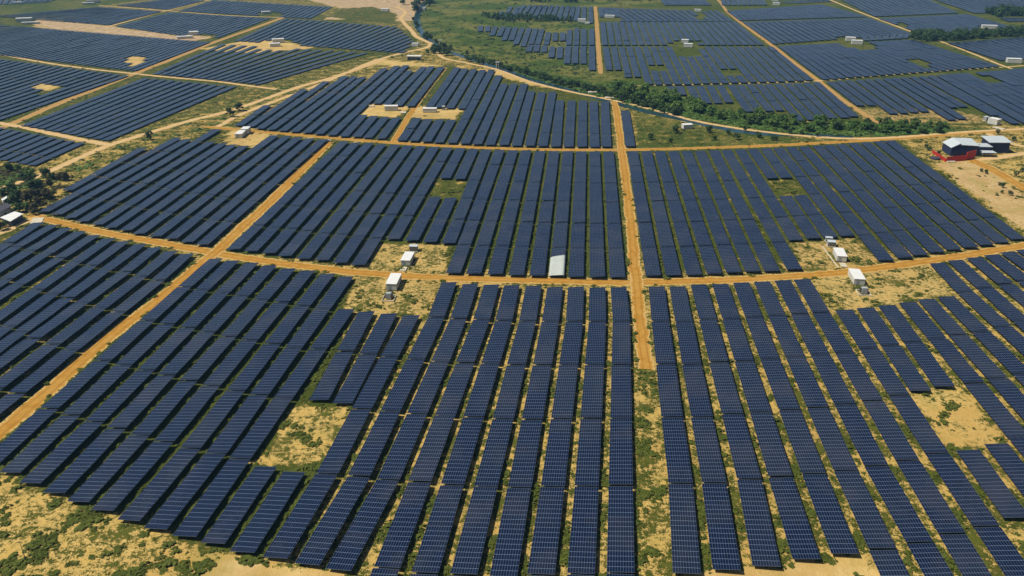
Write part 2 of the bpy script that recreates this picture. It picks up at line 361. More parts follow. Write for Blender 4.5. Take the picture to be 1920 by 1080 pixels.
pz = [((105,230),(95,280)),((170,232),(160,282)),((238,238),(200,318)),((303,240),(265,322)),((358,243),(310,360)),((415,243),(375,360)),((478,250),(415,398)),((540,250),(480,415)),((598,255),(552,395)),((655,260),(612,398)),((712,290),(690,400)),((775,290),(770,366)),((840,290),(840,366)),((905,265),(893,403)),((968,252),(962,403)),((1030,260),(1031,403)),((1100,260),(1100,403)),
 ((550,402),(530,462)),((610,402),(600,463)),((675,407),(668,466)),((750,418),(735,516)),((818,420),(810,522)),((890,412),(878,570)),((955,412),(950,570)),((1025,412),(1025,570)),((1102,415),(1105,630))]
for i, (t, b) in enumerate(pz): span((880 + t[0] / 4.8, t[1] / 4.8), (880 + b[0] / 4.8, b[1] / 4.8), 'P2', i)
pu = [((378,58),(300,168)),((440,58),(362,168)),((492,45),(418,152)),((545,45),(478,152)),((595,45),(532,155)),((645,45),(585,157)),((692,47),(638,160)),((742,48),(690,168)),((792,50),(742,175)),((842,52),(797,177)),((890,54),(850,180)),((938,57),(905,185)),((985,57),(960,185)),((1035,58),(1028,182)),((1090,60),(1092,205)),((300,100),(245,165))]
for i, (t, b) in enumerate(pu): span((880 + t[0] / 4.8, t[1] / 4.8), (880 + b[0] / 4.8, b[1] / 4.8), 'P1', i)
quad('Q2', (1124,41), (1381,41), (1434,84), (1127,84))
quad('Q1', (1121,14), (1348,20), (1376,40), (1163,40))
quad('Q1', (1121,14), (1160,15), (1163,31), (1124,31))
quad('Q0', (1235,-2), (1318,-3), (1335,9), (1246,9)); quad('Q0', (1352,-3), (1430,-4), (1440,9), (1352,9))
quad('R3', (1458,86), (1712,74), (1876,124), (1542,149))
quad('R2', (1391,41), (1630,33.5), (1710,63), (1449,82)); quad('R2', (1610,67), (1712,63), (1700,71), (1620,76))
quad('R1', (1362,20), (1540,8), (1628,31), (1386,38))
quad('S1', (1450,4), (1545,-4), (1560,2), (1500,6)); quad('S1', (1570,-4), (1736,-4), (1798,24), (1640,30.5))
quad('S2', (1646,34), (1814,26), (1920,56), (1721,61)); quad('S3', (1742,-4), (1990,-6), (2060,22), (1826,24))
quad('S4', (1774,80), (1990,63), (2090,99), (1876,113)); quad('S5', (1872,33), (1990,32), (2010,38), (1890,40))
quad('S6', (1892,129), (1990,124), (2060,150), (1955,152))
quad('La', (0,45), (394,78), (254,132), (-215,76)); quad('Lb', (-160,88), (244,141), (-4,226), (-440,160))
quad('Lc', (268,144), (446,161), (203,263), (38,233))
quad('Ld', (410,81), (698,98), (488,157), (283,137), [(270,140),(408,76),(480,82),(560,86),(700,94),(700,99),(664,119),(636,122),(578,136),(548,146),(490,159)])
quad('Le', (533,33), (862,58), (756,98), (438,75), [(430,76),(530,30),(740,42),(756,60),(773,71),(772,84),(755,99),(560,88)])
quad('Lf', (318,22), (508,33), (398,74), (215,48.5)); quad('Lg', (184,12), (302,20.5), (204,46), (-20,29))
quad('Lh', (312,-3), (384,0), (314,17), (215,9)); quad('Li', (401,-1), (624,12), (582,34), (332,20)); quad('Lj', (-30,-8), (128,-6), (86,3), (-30,9))
quad('Lk', (-80,222), (161,267), (66,310), (-190,262))

# ------------------------------------------------------------------ ground with its cover mapped from the survey
def axis(lo, hi, near, far, knee):
    out = [lo]
    while out[-1] < hi: out.append(out[-1] + (near if abs(out[-1]) < knee else far))
    return np.array(out)
gx = np.concatenate([[-9000, -4000, -2400], axis(-1500, 1500, 5, 10, 400), [2400, 4000, 9000]])
gy = np.concatenate([[-3000, -1000, -200, 40], axis(90, 2300, 4.5, 9, 700), [2700, 4000, 9000, 14000]])
XX, YY = np.meshgrid(gx, gy); GV = np.stack([XX.ravel(), YY.ravel(), np.zeros(XX.size)], 1)
nx, ny = len(gx), len(gy); ii = np.arange(nx * ny).reshape(ny, nx)
GF = np.stack([ii[:-1, :-1], ii[:-1, 1:], ii[1:, 1:], ii[1:, :-1]], -1).reshape(-1, 4)
front = GV[:, 1] > 60
PXY = np.full((len(GV), 2), -1e5); PXY[front] = project(GV[front])
MEADOW = [(812,0),(830,-8),(1230,-12),(1230,12),(1112,12),(1117,136),(1190,150),(1250,168),(1290,190),(1340,205),(1420,217),(1500,230),(1620,230),(1740,236),(1860,242),(1850,249),(1700,254),(1600,257),(1490,251),(1400,240),(1290,222),(1200,203),(1100,178),(1000,150),(920,125),(860,100),(815,85),(790,60),(785,30)]
COVER = [  # polygon, veg, lush, pale, pink
 ([(-900,100),(2900,100),(2900,1400),(-900,1400)], .52, .1, 0, 0),
 ([(-900,-60),(2900,-60),(2900,100),(-900,100)], .56, .4, .3, 0),
 ([(-300,20),(560,20),(780,60),(780,100),(560,140),(440,165),(200,265),(-300,230)], .66, .25, 0, 0),
 ([(224,104),(268,104),(282,112),(250,124),(222,119)], .30, 0, .2, 0), ([(56,160),(92,151),(124,159),(84,176)], .30, 0, .2, 0),
 ([(1120,12),(1350,-5),(2100,-20),(2300,230),(1880,236),(1600,233),(1280,205),(1200,165),(1130,140)], .72, .45, 0, 0),
 ([(350,490),(660,520),(640,580),(780,590),(500,1050),(-60,860)], .80, 0, 0, 0),
 ([(650,520),(1180,530),(1190,1100),(600,1100)], .50, 0, 0, 0),
 ([(1220,530),(1600,520),(2000,1100),(1260,1100)], .52, 0, 0, 0),
 ([(615,265),(1160,282),(1180,520),(420,475)], .72, .2, 0, 0),
 ([(1175,280),(1680,262),(1920,440),(1210,520)], .68, .1, 0, 0),
 ([(420,235),(830,120),(1150,190),(1150,275),(740,262)], .68, .2, 0, 0),
 ([(70,400),(400,240),(620,262),(390,465)], .62, 0, 0, 0),
 ([(-60,440),(70,412),(350,475),(0,800)], .60, 0, 0, 0),
 ([(-100,830),(150,930),(380,1030),(440,1045),(400,1100),(-100,1100)], .46, 0, 0, 0),
 ([(400,1045),(640,1075),(640,1100),(390,1100)], .10, 0, .3, 0),
 ([(1290,1078),(1440,1068),(1600,1045),(1660,1085),(1280,1110)], .16, 0, .2, 0),
 ([(1190,740),(1235,740),(1262,1100),(1188,1100)], .51, 0, 0, 0),
 ([(690,455),(850,460),(830,512),(660,500)], .46, 0, .2, 0), ([(655,520),(830,530),(790,590),(640,580)], .47, 0, .2, 0),
 ([(1480,455),(1600,445),(1660,490),(1510,505)], .47, 0, .2, 0), ([(1510,525),(1740,495),(1790,550),(1590,580)], .45, 0, .2, 0),
 ([(684,195),(772,199),(744,220),(676,216)], .34, 0, .2, 0), ([(783,200),(872,203),(850,224),(770,221)], .34, 0, .2, 0), ([(430,243),(512,253),(480,276),(425,270)], .38, 0, .2, 0),
 ([(545,755),(665,760),(590,890),(470,870)], .46, 0, 0, 0), ([(1715,740),(1800,728),(1880,820),(1775,845)], .42, 0, 0, 0),
 ([(812,336),(876,336),(856,370),(800,370)], .62, .2, 0, 0), ([(1440,338),(1485,336),(1510,368),(1465,368)], .62, .2, 0, 0),
 ([(-60,330),(90,330),(240,270),(480,180),(720,105),(800,90),(830,125),(600,160),(420,235),(260,280),(120,360),(-60,420)], .54, .2, 0, 0),
 ([(440,165),(640,115),(770,95),(640,130),(470,190),(200,270),(300,225)], .58, .3, 0, 0),
 ([(0,310),(40,320),(60,345),(0,350)], .95, .7, 0, 0),
 ([(700,110),(1000,140),(1060,170),(1000,160),(870,125),(700,122)], .34, 0, .2, 0),
 ([(1195,210),(1310,236),(1400,248),(1560,263),(1700,262),(1560,268),(1300,276),(1195,277)], .64, .6, 0, 0),
 (MEADOW, .97, 1, 0, 0),
 ([(1600,205),(1790,205),(1900,235),(1620,226)], .50, .1, 0, .5),
 ([(1690,258),(1920,245),(2100,250),(2100,420),(1920,440),(1740,300)], .50, .1, 0, 0),
 ([(1752,306),(1830,300),(1925,372),(1960,440),(1915,432)], .37, 0, 0, .55),
 ([(1880,300),(2050,330),(2050,430),(1920,370)], .45, .1, 0, 0),
 ([(0,4),(300,-6),(178,13),(80,22),(0,28)], .70, .6, .2, 0),
 ([(72,35),(400,70),(330,82),(150,62),(70,50)], .12, 0, .9, .5),
 ([(560,-6),(795,-6),(772,40),(610,36),(650,18)], .15, 0, 1, .5), ([(640,16),(700,12),(745,26),(745,44),(690,42),(620,32)], .65, .3, .6, 0),
 ([(370,92),(500,70),(590,90),(480,100)], .35, 0, .2, 0),
]
veg = np.full(len(GV), .45); lush = np.zeros(len(GV)); pale = np.zeros(len(GV)); pink = np.zeros(len(GV))
for poly, a, b, c, d in COVER:
    m = inside(PXY, poly); veg[m] = a + (.05 if a > .42 else 0); lush[m] = b; pale[m] = c; pink[m] = d
gme = mesh_np('ground', GV, GF, M['ground'], attrs=dict(veg=veg, lush=lush, pale=pale, pink=pink))
go = link('ground', gme); go['kind'] = 'structure'
def cover_at(px):
    v = np.full(len(px), .4)
    for poly, a, *_ in COVER: v[inside(px, poly)] = a
    return v

# ------------------------------------------------------------------ roads, tracks, river
def catmull(P, n=6):
    P = [np.array(p, float) for p in P]; Q = [2 * P[0] - P[1]] + P + [2 * P[-1] - P[-2]]; out = []
    for i in range(1, len(Q) - 2):
        for t in np.linspace(0, 1, n, endpoint=False):
            a, b, c, d = Q[i - 1:i + 3]
            out.append(.5 * (2 * b + (c - a) * t + (2 * a - 5 * b + 4 * c - d) * t * t + (3 * b - a - 3 * c + d) * t ** 3))
    out.append(P[-1]); return np.array(out)
zlev = [0.004]
ROADLINES = []
def strip(name, pts, width, mat, z=None):
    C = catmull([g2(p) for p in pts]); T = np.gradient(C, axis=0); T /= np.linalg.norm(T, axis=1)[:, None]
    N = np.stack([-T[:, 1], T[:, 0]], 1); w = width * .46 * (np.ones(len(C)) if np.isscalar(width) else 1)
    if z is None: zlev[0] += .004; z = zlev[0]
    jit = rng.normal(0, .03, (len(C), 2)) * width
    Lp, Rp = C + N * (w + jit[:, :1].ravel())[:, None], C - N * (w + jit[:, 1:].ravel())[:, None]
    V = np.concatenate([np.c_[Lp, np.full(len(C), z)], np.c_[Rp, np.full(len(C), z)]]); n = len(C); i = np.arange(n - 1)
    F = np.stack([i, i + n, i + n + 1, i + 1], 1)
    dist = np.r_[0, np.cumsum(np.linalg.norm(np.diff(C, axis=0), axis=1))]
    uv = np.stack([np.stack([np.zeros(n - 1), dist[:-1]], 1), np.stack([np.ones(n - 1), dist[:-1]], 1), np.stack([np.ones(n - 1), dist[1:]], 1), np.stack([np.zeros(n - 1), dist[1:]], 1)], 1)
    o = link(name, mesh_np(name, V, F, mat, uv=uv)); o['kind'] = 'structure'
    ROADLINES.append((C, width)); return o
strip('main_road', [(60,402),(75,408),(200,437),(300,455),(400,474),(480,487),(600,503),(700,513),(800,519),(900,523),(1050,527),(1190,529),(1300,527),(1420,522),(1540,514),(1650,502),(1760,486),(1850,472),(1990,448)], 9.5, M['road'])
strip('centre_road', [(1150,190),(1154,200),(1160,240),(1166,285),(1175,350),(1184,430),(1190,500),(1194,528),(1198,580),(1205,640),(1213,692)], 7.8, M['road'])
strip('left_road', [(618,266),(560,325),(500,385),(450,430),(405,472),(370,500),(300,560),(230,612),(150,680),(60,760),(-60,860)], 9.5, M['road'])
strip('upper_road', [(385,237),(440,243),(520,250),(620,258),(740,268),(860,275),(960,279),(1060,281),(1166,281),(1300,278),(1440,273),(1560,267),(1680,260),(1760,254),(1850,247),(1980,238)], 8, M['road'])
strip('slope_road', [(834,127),(800,170),(770,212),(738,266)], 7, M['road'])
strip('river_track', [(742,12),(760,22),(752,33),(757,42),(772,58),(780,68),(800,78),(808,83),(797,90),(760,98),(700,115),(640,140),(560,163),(490,188),(430,208),(350,228),(250,258),(190,278),(90,322),(-20,362)], 9, M['track'])
strip('lower_track', [(720,112),(640,141),(600,158),(520,188),(450,215),(408,238)], 7, M['track'])
strip('east_bank_track', [(808,84),(830,108),(870,117),(930,130),(990,152),(1060,170),(1150,188),(1230,207),(1310,228),(1400,243),(1500,254),(1600,260),(1700,256),(1800,248),(1990,238)], 6.5, M['track'])
strip('far_road', [(1340,-6),(1352,6),(1362,20),(1387,41),(1446,84),(1490,118),(1537,153),(1580,187),(1620,214),(1650,232)], 7, M['far_road'])
strip('far_centre_road', [(1116,12),(1119,45),(1122,90),(1126,138)], 7, M['far_road'])
strip('far_right_road', [(1548,-4),(1600,18),(1636,32),(1716,62),(1770,80),(1830,103),(1880,123),(1990,160)], 5.5, M['track'])
strip('far_cross_road', [(1140,163),(1250,159.5),(1330,158),(1440,155),(1537,151.5),(1640,143),(1760,133.5),(1878,126),(1990,118)], 4.5, M['track'])
strip('far_left_road', [(-60,262),(27,230),(100,198),(180,167),(258,136),(330,108),(400,80),(470,55),(533,32)], 10, M['far_road'])
strip('far_left_cross_road', [(-60,94),(0,102),(70,115),(150,127),(250,138),(330,146),(400,152),(460,160),(523,168)], 7, M['track'])
strip('lower_left_cross_road', [(-40,225),(35,237),(100,251),(190,269),(215,272)], 9, M['track'])
strip('narrow_far_road', [(185,10),(312,20),(420,28.5),(530,33)], 6, M['track'])
strip('thin_far_road', [(195,52),(312,20),(400,-2)], 6, M['track'])
strip('shed_lane', [(-40,446),(0,436),(40,418),(75,408)], 9, M['track'])
strip('building_lane', [(1990,283),(1920,288),(1860,297),(1815,300)], 9, M['track'])
strip('site_track', [(1818,299),(1860,318),(1920,353),(2000,400)], 12, M['road'])
strip('yard_lane', [(1850,250),(1900,270),(1960,282)], 7, M['track'])
riv = [(815,-10),(795,8),(783,28),(783,48),(797,68),(822,90),(870,106),(930,126),(1000,150),(1100,178),(1200,206),(1290,226),(1350,240),(1420,250),(1500,253),(1600,257.5)]
strip('river', riv, 11, M['water'], .003)

# ------------------------------------------------------------------ solar tables
NC, NR = 10, 18
TILT = math.radians(5)
def deck_mesh(name, wob):
    ny_ = 9; V = []; uv = []; F = []
    ys = np.linspace(-TL / 2, TL / 2, ny_)
    zz = wob * np.array([math.sin(1.1 * k + 9 * wob) for k in range(ny_)])
    c, s = math.cos(TILT), math.sin(TILT)
    for k, y in enumerate(ys):
        for x in (-TW / 2 / c, TW / 2 / c):
            for dz in (0, -.09): V.append((x * c + dz * -s, y, ZT + x * s + zz[k] + dz * c))
    def q(a, b, c_, d, u): F.append((a, b, c_, d)); uv.append(u)
    for k in range(ny_ - 1):
        a = 4 * k; v0, v1 = NR * k / (ny_ - 1), NR * (k + 1) / (ny_ - 1)
        q(a, a + 2, a + 6, a + 4, [(0, v0), (NC, v0), (NC, v1), (0, v1)])
        q(a + 3, a + 1, a + 5, a + 7, [(0, 0)] * 4); q(a + 1, a, a + 4, a + 5, [(0, 0)] * 4); q(a + 2, a + 3, a + 7, a + 6, [(0, 0)] * 4)
    q(0, 1, 3, 2, [(0, 0)] * 4); e = 4 * (ny_ - 1); q(e, e + 2, e + 3, e + 1, [(0, 0)] * 4)
    mi = [0 if (i % 4 == 0 and i < 4 * (ny_ - 1)) else 1 for i in range(len(F))]
    return mesh_np(name, V, F, [M['panel'], M['dark']], uv=np.array(uv), mi=mi)
decks = [deck_mesh('panel_deck', w) for w in (.03, .07, -.05, .10, -.09)]
bm = bmesh.new(); s_, c_ = math.sin(TILT), math.cos(TILT)
RY = Matrix.Rotation(-TILT, 3, 'Y')
for k in range(8):
    y = -TL / 2 + 1.6 + k * (TL - 3.2) / 7
    for x in (-2.3, 2.3):
        h = ZT + x * math.tan(TILT) - .28; box_bm(bm, (x, y, h / 2), (.16, .16, h))
    box_bm(bm, (0, y, ZT - .245), (6.9, .10, .12), RY)
for x in (-3, -1.05, 1.05, 3): box_bm(bm, (x, 0, ZT + x * math.tan(TILT) - .165), (.08, TL - .4, .06), RY)
bmesh.ops.recalc_face_normals(bm, faces=list(bm.faces)); frame_me = bpy.data.meshes.new('support_frame'); bm.to_mesh(frame_me); bm.free(); frame_me.materials.append(M['steel'])

# pixel area of every table decides which ones are built singly
P0 = np.array([t[0] for t in tables]); P1 = np.array([t[1] for t in tables])
DD = P1 - P0; LEN = np.linalg.norm(DD, axis=1); DD /= LEN[:, None]; NN = np.stack([-DD[:, 1], DD[:, 0]], 1)   # DD runs towards the camera, NN to its left = picture right
CC = (P0 + P1) / 2
def corner(sx, sy): return CC + NN * (sx * TW / 2) + DD * (sy * (LEN / 2 - .4))[:, None]
area = np.zeros(len(tables)); cl = []
for sx, sy in ((-1, -1), (1, -1), (1, 1), (-1, 1)):
    p = corner(sx, sy); pp = project(np.c_[p, np.full(len(p), ZT)]); cl.append(np.c_[np.clip(pp[:, 0], 0, 1920), np.clip(pp[:, 1], 0, 1080)])
for i in range(4):
    a, b = cl[i], cl[(i + 1) % 4]; area += a[:, 0] * b[:, 1] - b[:, 0] * a[:, 1]
area = np.abs(area) / 2
order = np.argsort(-area); single = set(int(i) for i in order[:300])
ORD = 'zeroth first second third fourth fifth sixth seventh eighth ninth tenth eleventh twelfth thirteenth fourteenth fifteenth sixteenth seventeenth eighteenth nineteenth twentieth twenty-first twenty-second'.split()
def table_label(blk, r, v):
    if blk == 'A': return f'solar panel table {ORD[v + 1]} below main road in the {ORD[9 - r]} row left of centre track'
    if blk == 'B': return f'solar panel table {ORD[v + 1]} below main road in the {ORD[r + 1]} row right of centre track'
    if blk == 'E': return f'solar panel table {ORD[6 - v]} above main road in the {ORD[21 - r]} row left of centre track'
    if blk == 'F': return f'solar panel table {ORD[6 - v]} above main road in the {ORD[r + 1]} row right of centre track'
    if blk == 'C': return f'solar panel table {ORD[v + 1]} below main road in the {ORD[11 - r]} row left of the diagonal road'
    if blk == 'D':
        n = max(t[4] for t in tables if t[2] == 'D' and t[3] == r) + 1
        return f'solar panel table {ORD[n - v]} above main road in the {ORD[13 - r]} row left of the diagonal road'
    return f'solar panel table in block {blk} row {r} number {v}'
sheet_at = None
for i in sorted(single):
    p0, p1, blk, r, v = tables[i]
    rz = math.atan2(DD[i, 1], DD[i, 0]) + math.pi / 2          # local -Y towards the camera, +X to the right
    rz += random.gauss(0, .0025)
    t = thing('solar_table', table_label(blk, r, v), 'solar panels', (CC[i, 0], CC[i, 1], random.gauss(0, .07)), rz, 'solar panel tables standing in rows')
    t.rotation_euler = (random.gauss(0, .002), random.gauss(0, .006), rz); t.scale = (1, (LEN[i] - .75) / TL, 1)
    link('panel_deck', random.choice(decks), t); link('support_frame', frame_me, t)
    if (blk, r, v) == ('E', 17, 5): sheet_at = (CC[i].copy(), rz, LEN[i])
LOW = np.array([t[2][0] == 'L' for t in tables])
rest = np.array([i for i in range(len(tables)) if i not in single])
def rest_mesh():
    n = len(rest); c = CC[rest]; d = DD[rest]; nn = NN[rest]; L2 = (LEN[rest] - .7) / 2
    tl = np.where(np.hypot(*c.T) > 620, math.radians(2.6), math.radians(4.0)) + rng.normal(0, .008, n); dz = rng.normal(0, .09, n)
    V = np.zeros((n, 8, 3)); k = 0
    for top in (0, 1):
        for sx, sy in ((-1, 1), (1, 1), (1, -1), (-1, -1)):
            p = c + nn * (sx * TW / 2) + d * (sy * L2)[:, None]
            V[:, k, :2] = p; V[:, k, 2] = np.where(LOW[rest], 1.05, ZT) + dz + sx * TW / 2 * np.tan(tl) - (.09 if top == 0 else 0) + sy * dz * .3; k += 1
    base = (np.arange(n) * 8)[:, None, None]; F = (base + np.array(BOXF)[None]).reshape(-1, 4)
    uv = np.zeros((n, 6, 4, 2)); nrow = np.round(LEN[rest] / 2)
    uv[:, 1, 1, 0] = NC; uv[:, 1, 2, 0] = NC; uv[:, 1, 2, 1] = nrow; uv[:, 1, 3, 1] = nrow
    mi = np.tile([1, 0, 1, 1, 1, 1], n); rnd = np.repeat(rng.random(n), 8)
    V = V.reshape(-1, 3)
    # a line of posts under each
    near = rest[np.linalg.norm(CC[rest], axis=1) < 900]; pv = []
    for i in near:
        for s in np.linspace(-.45, .45, 4):
            for sx in (-2.3, 2.3):
                p = CC[i] + NN[i] * sx + DD[i] * s * LEN[i]; h = (1.05 if LOW[i] else ZT) + sx * math.tan(math.radians(2.6)) - .22; a = .1
                pv.append([(p[0] + x, p[1] + y, z) for z in (0, h) for x, y in ((-a, -a), (a, -a), (a, a), (-a, a))])
    if pv:
        pv = np.array(pv); m = len(pv); F2 = (len(V) + (np.arange(m) * 8)[:, None, None] + np.array(BOXF)[None]).reshape(-1, 4)
        V = np.concatenate([V, pv.reshape(-1, 3)]); F = np.concatenate([F, F2]); mi = np.r_[mi, np.full(m * 6, 1)]
        uv = np.concatenate([uv.reshape(-1, 2), np.zeros((m * 24, 2))]); rnd = np.r_[rnd, np.zeros(m * 8)]
    return mesh_np('distant_solar_tables', V, F, [M['panel'], M['dark']], uv=uv.reshape(-1, 2), attrs=dict(rnd=rnd), mi=mi)
so = link('distant_solar_tables', rest_mesh()); so['kind'] = 'stuff'
tag(so, 'dark blue solar panel tables filling the far blocks of the solar farm', 'solar panels')
print('TABLES', len(tables), 'rest', len(rest), 'single blocks', {b: sum(1 for i in single if tables[i][2] == b) for b in 'ABCDEFGH'})
# the pale sheet over the road end of one row
if sheet_at:
    c, rz, L = sheet_at
    Vs = []; n1, n2 = 9, 14
    for j in range(n2):
        for k in range(n1):
            x = -TW / 2 - .15 + k * (TW + .3) / (n1 - 1); y = -L / 2 + .2 + j * (L * .66) / (n2 - 1)
            cut = 0 if j < n2 - 1 else (2.2 * k / (n1 - 1) - 1.2)
            Vs.append((x, y + cut, ZT + .22 + x * math.tan(TILT) + .05 * math.sin(j * 1.3) * math.cos(k * .9) - (.35 if k in (0, n1 - 1) else 0)))
    Fs = [(j * n1 + k, j * n1 + k + 1, (j + 1) * n1 + k + 1, (j + 1) * n1 + k) for j in range(n2 - 1) for k in range(n1 - 1)]
    o = link('cover_sheet', mesh_np('cover_sheet', Vs, Fs, M['sheet'], smooth=True), None, (c[0], c[1], 0)); o.rotation_euler = (0, 0, rz)
    md = o.modifiers.new('thick', 'SOLIDIFY'); md.thickness = .06
    tag(o, 'pale whitish sheet covering the road end of one dark solar table', 'cover sheet')

# ------------------------------------------------------------------ inverter stations and other site buildings
def frame_at(near, far):
    a, b = gp(*near), gp(*far); d = (b - a); return (a + b) / 2, math.atan2(d.y, d.x) - math.pi / 2, d.length
def cabin(label, loc, rz, w=4.7, l=11, h=3.0, group='white equipment cabins'):
    t = thing('equipment_cabin', label, 'cabin', loc, rz, group)
    boxes('plinth', [((0, 0, .2), (w - .5, l - .6, .4))], M['dark'], t)
    boxes('body', [((0, 0, .4 + (h - .4) / 2), (w, l, h - .4))], M['wall'], t, .04)
    boxes('roof', [((0, 0, h + .09), (w + .36, l + .36, .18))], M['white'], t, .05)
    d = boxes('door', [((-.8, -l / 2 - .03, 1.45), (1.3, .06, 2.0))], M['grey'], t); boxes('handle', [((-.35, -l / 2 - .085, 1.45), (.05, .05, .2))], M['dark'], d)
    for y in (-l / 4, l / 5):
        boxes('vent', [((w / 2 + .03, y, 1.7 + .2 * k), (.06, 1.6, .1)) for k in range(5)], M['grey'], t)
    return t
def transformer(label, loc, rz, s=1.0, group='outdoor transformers'):
    t = thing('transformer', label, 'transformer', loc, rz, group)
    bund = boxes('bund', [((-2.2, 0, .25), (.25, 5, .5)), ((2.2, 0, .25), (.25, 5, .5)), ((0, -2.4, .25), (4.15, .25, .5)), ((0, 2.4, .25), (4.15, .25, .5))], M['concrete'], t, .03)
    boxes('tank', [((0, .2, 1.2), (1.9, 2.4, 2.0))], M['grey'], t, .05)
    boxes('radiator', [((-1.2, -.7 + .22 * k + .2, 1.25), (.42, .06, 1.6)) for k in range(7)], M['steel'], t)
    boxes('radiator', [((1.2, -.7 + .22 * k + .2, 1.25), (.42, .06, 1.6)) for k in range(7)], M['steel'], t)
    for x in (-.55, 0, .55):
        bm = bmesh.new(); cyl_bm(bm, (x, .5, 2.2), (x, .5, 2.9), .12, .05, 8); bm_obj('bushing', bm, M['concrete'], t)
    bm = bmesh.new(); cyl_bm(bm, (-.9, -.6, 2.5), (.9, -.6, 2.5), .3, .3, 12); bm_obj('conservator', bm, M['roof'], t)
    t.scale = (s, s, s); return t
def switch_box(label, loc, rz, s=(3.6, 2.6, 2.3), group='grey switchgear boxes'):
    t = thing('switchgear_box', label, 'switchgear', loc, rz, group)
    boxes('base', [((0, 0, .15), (s[0] + .5, s[1] + .5, .3))], M['concrete'], t)
    boxes('body', [((0, 0, .3 + s[2] / 2), s)], M['grey'], t, .05)
    boxes('cover', [((0, 0, s[2] + .37), (s[0] + .3, s[1] + .3, .14))], M['roof'], t, .03)
    for x in (-s[0] / 4, s[0] / 4): boxes('door', [((x, -s[1] / 2 - .03, .3 + s[2] / 2), (s[0] / 2 - .2, .06, s[2] - .3))], M['steel'], t)
    return t
def slab(label, px, rz, sx, sy, h=.5):
    p = gp(*px); t = boxes('concrete_slab', [((0, 0, h / 2), (sx, sy, h))], M['concrete'], None, .04); t.location = (p.x, p.y, 0); t.rotation_euler = (0, 0, rz)
    return tag(t, label, 'slab', 'concrete slabs by the cabins')
c, r, l = frame_at((760, 500), (769.5, 482)); cabin('white cabin north of the main road, left of the centre track', c, r, 4.7, 11, 3.1)
p = gp(776, 470); switch_box('grey switchgear box behind the white cabin north of main road, left of centre', p, r, (4.2, 3.0, 2.6))
slab('low pale slab in front of the cabin north of main road, left of centre', (757, 505), r, 3.0, 5.0, .5)
c, r, l = frame_at((734, 546), (744, 525)); cabin('white cabin south of the main road, left of the centre track', c, r, 5.0, 12, 3.6)
transformer('grey transformer in front of the white cabin south of main road, left of centre', gp(729.5, 560), r, 1.25)
c, r, l = frame_at((1578, 493), (1569, 475)); cabin('white cabin north of the main road, right of the centre track', c, r, 4.7, 11, 3.3)
switch_box('grey switchgear box behind the white cabin north of main road, right of centre', gp(1558, 461), r, (4.0, 3.4, 2.4))
switch_box('small grey switchgear box farthest behind the right cabin north of main road', gp(1553.5, 452.5), r, (3.4, 2.2, 2.0))
slab('low pale slab in front of the cabin north of main road, right of centre', (1581, 498), r, 3.0, 4.6, .5)
k0, k1 = gp(1542, 463), gp(1572, 503); km = (k0 + k1) / 2; kd = k1 - k0
o = boxes('kerb', [((0, 0, .2), (.45, kd.length, .4))], M['concrete']); o.location = km; o.rotation_euler = (0, 0, math.atan2(kd.y, kd.x) - math.pi / 2); tag(o, 'long thin concrete kerb beside the right cabin north of main road', 'kerb')
c, r, l = frame_at((1611, 537), (1598, 515)); cabin('white cabin south of the main road, right of the centre track', c, r, 5.0, 12, 3.4)
transformer('grey transformer in front of the white cabin south of main road, right of centre', gp(1619, 550), r, 1.25)
c, r, l = frame_at((445, 262), (458, 250)); cabin('white cabin beside the upper road at the left end of its bend', c, r, 5.5, 11, 3.4)
cabin('taller white cabin joined behind the one beside the upper road bend', gp(462, 250), r, 5.5, 8, 4.4)
cabin('broad white cabin left of the sloping orange road', gp(734, 207), math.pi / 2 + .06, 5, 11.5, 4.2)
slab('pale slab between the broad white cabin and the sloping orange road', (756, 211), .1, 5, 6, .4)
slab('pale slab left of the broad white cabin by the sloping road', (697, 200), .1, 5, 4, .8)
cabin('broad white cabin right of the sloping orange road', gp(806, 210), math.pi / 2 - .02, 5, 12, 3.4)
switch_box('small white-topped box right of the cabin on the sloping road', gp(832, 206), 0, (2.6, 2.6, 3))
cabin('lone white hut in the bushy field south of the river', gp(1288, 241), math.pi / 2 + .2, 5, 8, 3.6, None)
cabin('white cabin below the far right block, above the navy building', gp(1863, 233), .55, 6, 8, 4.8)
switch_box('dark-sided box behind the cabin above the navy building', gp(1848, 226), .55, (4, 3, 3))
slab('pale slab in front of the cabin above the navy building', (1873, 241), .55, 4, 9, .6)
